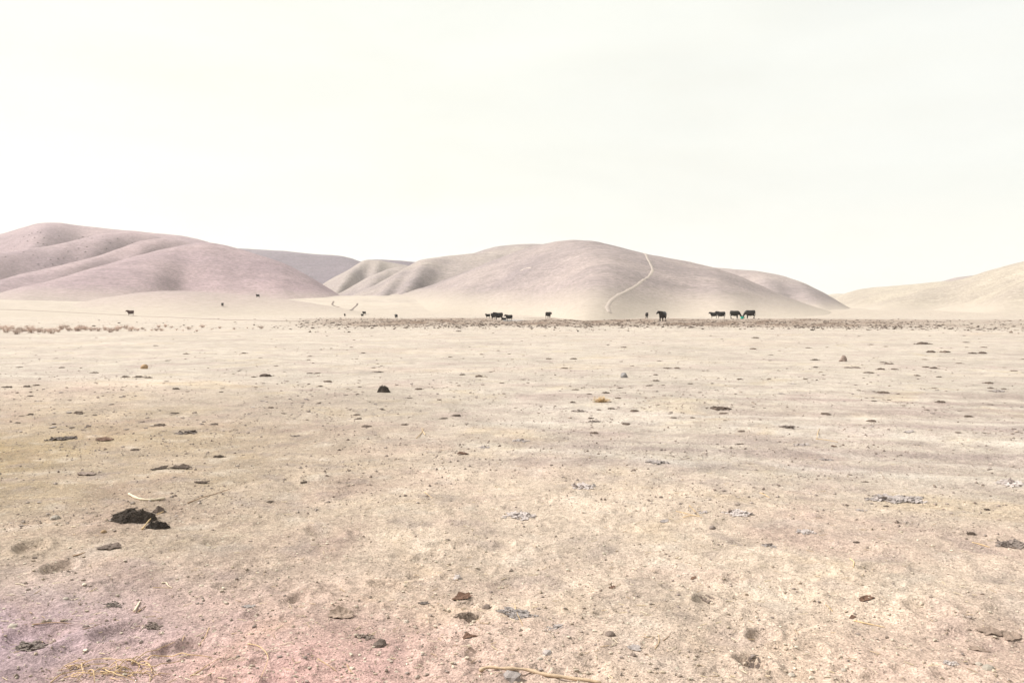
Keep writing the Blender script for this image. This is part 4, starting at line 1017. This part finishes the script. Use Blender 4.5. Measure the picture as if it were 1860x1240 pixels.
# tangle of dry vine
def vine():
    c, mpp = hit(215, 1220); root = bpy.data.objects.new('dry_vine', None); COL.objects.link(root); root.location = c
    tag(root, 'tangled golden dry vine lying on rosy soil', 'vine', None)
    g = np.random.default_rng(77)
    def strand(pix, r, h):
        P = [hit(a, b)[0] for a, b in pix]; A = np.array([[p.x, p.y] for p in P]); seg = 18; t = np.linspace(0, len(P) - 1, seg); idx = np.arange(len(P))
        xs = np.interp(t, idx, A[:, 0]); ys = np.interp(t, idx, A[:, 1])
        for _ in range(3): xs[1:-1] = (xs[:-2] + xs[2:] + 2 * xs[1:-1]) / 4; ys[1:-1] = (ys[:-2] + ys[2:] + 2 * ys[1:-1]) / 4
        pts = [Vector((x, y, zat(x, y) + r + h * math.sin(math.pi * k / (seg - 1)) ** 0.8)) - c for k, (x, y) in enumerate(zip(xs, ys))]
        mb = MB(); mb.tube(pts, [r * (1 - .5 * k / seg) for k in range(seg)], 5); link('strand', mb.mesh('vine_strand'), M['straw'], root)
    fixed = [[(268, 1198), (300, 1197), (340, 1197), (385, 1195)], [(140, 1215), (160, 1204), (185, 1200), (215, 1202), (245, 1200)], [(150, 1205), (148, 1216), (152, 1226), (140, 1238)],
             [(182, 1220), (205, 1224), (235, 1224), (262, 1225), (274, 1228), (272, 1238)], [(185, 1215), (195, 1228), (215, 1237), (250, 1238)], [(230, 1200), (245, 1208), (262, 1215), (280, 1221), (305, 1210), (335, 1198)],
             [(208, 1203), (212, 1212), (210, 1222)], [(160, 1222), (170, 1230), (172, 1240)], [(92, 1240), (110, 1228), (135, 1222), (165, 1219)], [(265, 1205), (272, 1212), (276, 1220)], [(240, 1206), (255, 1196), (275, 1188), (300, 1176), (318, 1166)],
             [(250, 1206), (254, 1214), (248, 1222)], [(130, 1226), (150, 1232), (185, 1232), (220, 1228)], [(195, 1206), (180, 1212), (160, 1212), (140, 1222)]]
    for s_ in fixed: strand(s_, g.uniform(.0021, .0034), g.uniform(.005, .03))
    for k in range(30):
        a, b = g.uniform(110, 300), g.uniform(1202, 1236); an = g.uniform(-.6, .6); l = g.uniform(15, 45); cv = g.uniform(-10, 10)
        strand([(a, b), (a + l * math.cos(an) / 2 + cv * .3, b + l * math.sin(an) * .2 + cv * .5), (a + l * math.cos(an), b + l * math.sin(an) * .4)], g.uniform(.0014, .0024), g.uniform(.004, .03))
vine()

# ------------------------------------------------------------------ dry weeds and shrubs
def weed_mesh(seed, stems=38, fan=1.1):
    g = np.random.default_rng(seed); mb = MB()
    for k in range(stems):
        a = g.uniform(0, 6.28); b0 = g.uniform(0, .28); ln = g.uniform(.55, 1.0); le = g.uniform(.1, fan)
        x, y = b0 * math.cos(a), b0 * math.sin(a); dx, dy = math.cos(a + g.normal(0, .4)) * le * .5, math.sin(a + g.normal(0, .4)) * le * .5
        p = [(x, y, -.03), (x + dx * .35, y + dy * .35, ln * .5), (x + dx, y + dy, ln * (1 - .35 * le))]
        mb.tube(p, [.012, .010, .005], 3)
        for q_ in range(3):                     # seed heads and side twigs
            f = g.uniform(.45, 1); ex, ey, ez = x + dx * f, y + dy * f, ln * (1 - .35 * le) * f
            an = g.uniform(0, 6.28); tl = g.uniform(.08, .2)
            mb.tube([(ex, ey, ez), (ex + tl * math.cos(an), ey + tl * math.sin(an), ez + g.uniform(.02, .14))], [.012, .016], 3)
    return mb.mesh('weed')
WD = [weed_mesh(40 + k) for k in range(5)]
g = np.random.default_rng(91); kx = -6
WSPOT = []
while kx < 480:
    dens = 1.0 if kx < 330 else 0.45
    py = 601 - 0.010 * kx + g.normal(0, 2.2) if kx > 90 else 600 + g.normal(0, 3.6)
    WSPOT.append((kx, py, g.uniform(3.5, 9.5) * (1.1 if kx < 230 else 0.8)))
    kx += g.uniform(4, 12) / dens
for a in (8, 30, 52, 75, 96, 120, 143, 215, 236): WSPOT.append((a + g.normal(0, 3), 605 + g.normal(0, 1.5) if a < 100 else 601, g.uniform(7, 13)))
for k, (px, py, hp) in enumerate(WSPOT):
    p, mpp = hit(px, py); s_ = hp * mpp
    o = link('dry_weed', WD[k % 5], M['weed'], loc=(p.x, p.y, p.z - .01), rz=random.uniform(0, 6), sc=(s_ * 1.25, s_ * 1.25, s_))
    tag(o, 'low pinkish dry weed in the ragged row across the plain', 'weed', 'dry weeds in a ragged row')

# golden straw tuft
def tuft():
    g = np.random.default_rng(12); mb = MB()
    for k in range(170):
        a = g.uniform(0, 6.28); ln = g.uniform(.25, .62); x, y = g.normal(0, .17), g.normal(0, .1); lean = g.uniform(.2, 1.2)
        e = (x + ln * math.cos(a) * lean * .7, y + ln * math.sin(a) * lean * .5, ln * max(.12, 1.0 - lean * .55) * .75)
        mb.tube([(x, y, -.02), ((x + e[0]) / 2, (y + e[1]) / 2, e[2] * .75), e], [.009, .008, .003], 3)
    put('straw_tuft', mb.mesh('straw_tuft'), M['straw'], 1092, 730, 33, 'golden tuft of dry straw alone on the pale plain', 'tuft', rz=.1)
tuft()

# shrubs dotted on the tall pinkish hill
SH = [lump(950 + k, 0.75, 0.4, name='shrub') for k in range(4)]
for k, (a, b) in enumerate([(130, 150), (175, 132), (205, 123), (220, 127), (320, 147), (188, 155), (240, 155), (80, 203), (205, 183), (235, 190), (255, 195), (428, 213), (465, 232), (472, 205), (515, 190), (600, 185), (205, 262), (250, 268), (275, 275), (315, 270), (345, 268), (420, 268), (128, 235), (208, 300), (245, 313), (285, 300), (655, 190), (692, 188), (720, 183), (545, 240), (160, 140), (150, 175), (450, 150), (480, 152), (430, 160), (60, 215), (30, 260), (110, 180), (500, 160), (560, 150), (640, 160), (580, 215), (370, 230), (180, 250)]):
    p, mpp = hit(a / 3, 380 + b / 3, True); s_ = random.uniform(1.8, 3.2) * mpp
    o = link('shrub', SH[k % 4], M['shrub'], loc=(p.x, p.y, p.z - .08 * s_), rz=random.uniform(0, 6), sc=(s_, s_, s_ * .8))
    th_ = np.array([math.atan2(p.x, p.y)]); r_ = np.array([math.hypot(p.x, p.y)]); on = max(RD, key=lambda q_: float(q_.height(th_, r_)[0]))
    tag(o, 'tiny dark shrub dotted on the ' + (on.label.split(' dotted')[0].split(' below')[0].split(' with')[0]), 'shrub', 'shrubs on the pinkish hillsides')

# small white stones in the churned ground
for px, py, wp, lab in ((870, 580.8, 2.6, 'white stone in the churned ground beside the calf by the pond'), (988.5, 580.6, 3.2, 'white stone below the lone cow beyond the pond'), (1230.5, 575.2, 2.6, 'white stone beyond the largest cow'), (941, 584.6, 2.4, 'white stone in front of the pale pond')):
    put('stone', lump(700 + int(px), .7, .2, name='stone'), M['stone'], px, py, wp, lab, 'stone')

# ------------------------------------------------------------------ what nobody could count: grit, crumbs, straw bits
def scatter(name, n, rfun, azlim, size, flat, cols, seed, label, cat, base=(ICO1, ICOF1), keepf=None, sink=0.25, lumpy=0.3):
    g = np.random.default_rng(seed)
    r = rfun(g.random(n)); t = np.radians(g.uniform(-azlim, azlim, n))
    if keepf is not None:
        k = keepf(r, t, g); r, t = r[k], t[k]; n = len(r)
    x = r * np.sin(t); y = r * np.cos(t); z = plain_z(t, r)
    s_ = size(g, r)
    B, Fb = base; nb = len(B)
    V = B[None] * (1 + lumpy * g.uniform(-1, 1, (n, nb, 1)))
    V = V * np.stack([g.uniform(.7, 1.3, n), g.uniform(.6, 1.1, n), flat * g.uniform(.6, 1.2, n)], -1)[:, None, :]
    a = g.uniform(0, 6.28, n); ca, sa = np.cos(a)[:, None], np.sin(a)[:, None]
    V = np.stack([V[..., 0] * ca - V[..., 1] * sa, V[..., 0] * sa + V[..., 1] * ca, V[..., 2]], -1)
    V = V * s_[:, None, None]
    V = V + np.stack([x, y, z + s_ * flat * (1 - sink) * .6], -1)[:, None, :]
    Q = (Fb[None] + (np.arange(n) * nb)[:, None, None]).reshape(-1, 3)
    cols = np.array(cols); C = cols[g.integers(0, len(cols), n)] * g.uniform(.8, 1.2, (n, 1))
    o = link(name, mesh_arrays(name, V.reshape(-1, 3), Q, np.repeat(C, nb, 0), smooth=False), M['litter'])
    tag(o, label, cat, kind='stuff')
inv = lambda a, b: (lambda u: 1 / (1 / a + (1 / b - 1 / a) * u))
soilc = [(.33, .27, .21), (.30, .24, .19), (.27, .215, .18), (.38, .32, .26), (.30, .245, .21), (.43, .37, .30), (.24, .195, .175)]
scatter('gravel', 20000, inv(2.7, 13), 36, lambda g, r: np.minimum(.0026 * np.exp(g.exponential(.42, len(r))), .012), .7, soilc + [(.50, .44, .36)], 3, 'fine pale grit and soil crumbs strewn over the near ground', 'gravel')
OCT = np.array([[1, 0, 0], [-1, 0, 0], [0, 1, 0], [0, -1, 0], [0, 0, 1], [0, 0, -1.0]]); OCTF = np.array([[0, 2, 4], [2, 1, 4], [1, 3, 4], [3, 0, 4], [2, 0, 5], [1, 2, 5], [3, 1, 5], [0, 3, 5]])
def clump(r, t, g):
    x = r * np.sin(t); y = r * np.cos(t); return fbm(x / 2.2, y / 2.2, 3, 81) + g.normal(0, .12, len(r)) > 0.02
scatter('dung_crumbs', 6500, inv(12, 80), 36, lambda g, r: np.minimum(np.minimum(.011, .0007 * r + .0005) * np.exp(g.exponential(.5, len(r))), .04), .36, [(.16, .125, .105), (.22, .178, .155), (.26, .22, .196), (.30, .26, .245), (.29, .24, .205)], 4, 'small crumbs of dry dung and grey crust strewn over the plain', 'dung crumbs', (ICO1, ICOF1), clump)
def fleck(r, t, g):
    x = r * np.sin(t); y = r * np.cos(t); return fbm(x / 1.1, y / 1.1, 3, 87) + g.normal(0, .2, len(r)) > 0.0
scatter('dust_crumbs', 19000, inv(6.5, 75), 36, lambda g, r: np.minimum(np.minimum(.0065, .0005 * r + .001) * np.exp(g.exponential(.4, len(r))), .022), .6, [(.17, .13, .11), (.22, .178, .155), (.26, .215, .19), (.30, .25, .222)], 8, 'fine dark flecks of trampled dung all over the plain', 'dung flecks', (OCT, OCTF), fleck)
def herd(r, t, g):
    nb = fbm(r * np.sin(t) / 14, r * np.cos(t) / 9, 3, 63); n2 = fbm(r * np.sin(t) / 2.5, r * np.cos(t) / 4, 2, 83)
    p = sstep(-14, 12, r - 74 - 9 * nb) * (1 - sstep(-10, 20, r - 145 - 25 * nb)) * (0.06 + sstep(AZ(470), AZ(660), t) * (1 - .5 * sstep(AZ(1500), AZ(1800), t)))
    return g.random(len(r)) < p * (0.35 + 0.9 * sstep(-.2, .4, n2))
scatter('churned_litter', 20000, inv(58, 190), 35, lambda g, r: np.minimum(.05 * np.exp(g.exponential(.55, len(r))), .20), .38, [(.085, .062, .05), (.06, .045, .038), (.12, .09, .072), (.17, .135, .115)], 5, 'dark churned dung and clods on the ground round the herd', 'dung litter', (OCT, OCTF), herd)
def straws():
    g = np.random.default_rng(6); n = 1500
    r = inv(2.7, 12)(g.random(n)); t = np.radians(g.uniform(-35, 35, n)); x = r * np.sin(t); y = r * np.cos(t); z = plain_z(t, r) + .004
    a = g.uniform(0, 6.28, n); l = g.uniform(.006, .028, n); wd = g.uniform(.0008, .0018, n); tl = g.normal(0, .15, n) * l
    dx, dy = np.cos(a) * l, np.sin(a) * l; nx, ny = -np.sin(a) * wd, np.cos(a) * wd
    V = np.stack([np.stack([x - dx + nx, y - dy + ny, z - tl], -1), np.stack([x - dx - nx, y - dy - ny, z - tl], -1), np.stack([x - dx, y - dy, z - tl + wd * 2], -1),
                  np.stack([x + dx + nx, y + dy + ny, z + tl], -1), np.stack([x + dx - nx, y + dy - ny, z + tl], -1), np.stack([x + dx, y + dy, z + tl + wd * 2], -1)], 1)
    Fb = np.array([[0, 3, 5, 2], [1, 2, 5, 4], [0, 1, 4, 3]]); Q = (Fb[None] + (np.arange(n) * 6)[:, None, None]).reshape(-1, 4)
    C = np.array([(.52, .43, .29), (.58, .50, .38), (.40, .30, .20)])[g.integers(0, 3, n)]
    tag(link('straw_bits', mesh_arrays('straw_bits', V.reshape(-1, 3), Q, np.repeat(C, 6, 0)), M['litter']), 'tiny pale straw bits strewn over the near ground', 'straw bits', kind='stuff')
straws()

# ------------------------------------------------------------------ the dusty air
def haze():
    x0, y0, z0, z1 = 3100, 3100, -3, 170
    V = [(sx * x0, sy * y0, z) for z in (z0, z1) for sx, sy in ((-1, -1), (1, -1), (1, 1), (-1, 1))]
    me = bpy.data.meshes.new('haze'); me.from_pydata(V, [], [(3, 2, 1, 0), (4, 5, 6, 7), (0, 1, 5, 4), (1, 2, 6, 5), (2, 3, 7, 6), (3, 0, 4, 7)]); me.update()
    m = bpy.data.materials.new('dusty_air'); m.use_nodes = True; t = m.node_tree; t.nodes.clear()
    o = t.nodes.new('ShaderNodeOutputMaterial'); v = t.nodes.new('ShaderNodeVolumePrincipled')
    v.inputs['Color'].default_value = (0.95, 0.94, 0.93, 1); v.inputs['Density'].default_value = 0.00018; v.inputs['Anisotropy'].default_value = 0.3
    t.links.new(v.outputs['Volume'], o.inputs['Volume'])
    tag(link('haze', me, m), 'thin pale dusty air over the whole plain', 'haze', kind='stuff')
haze()
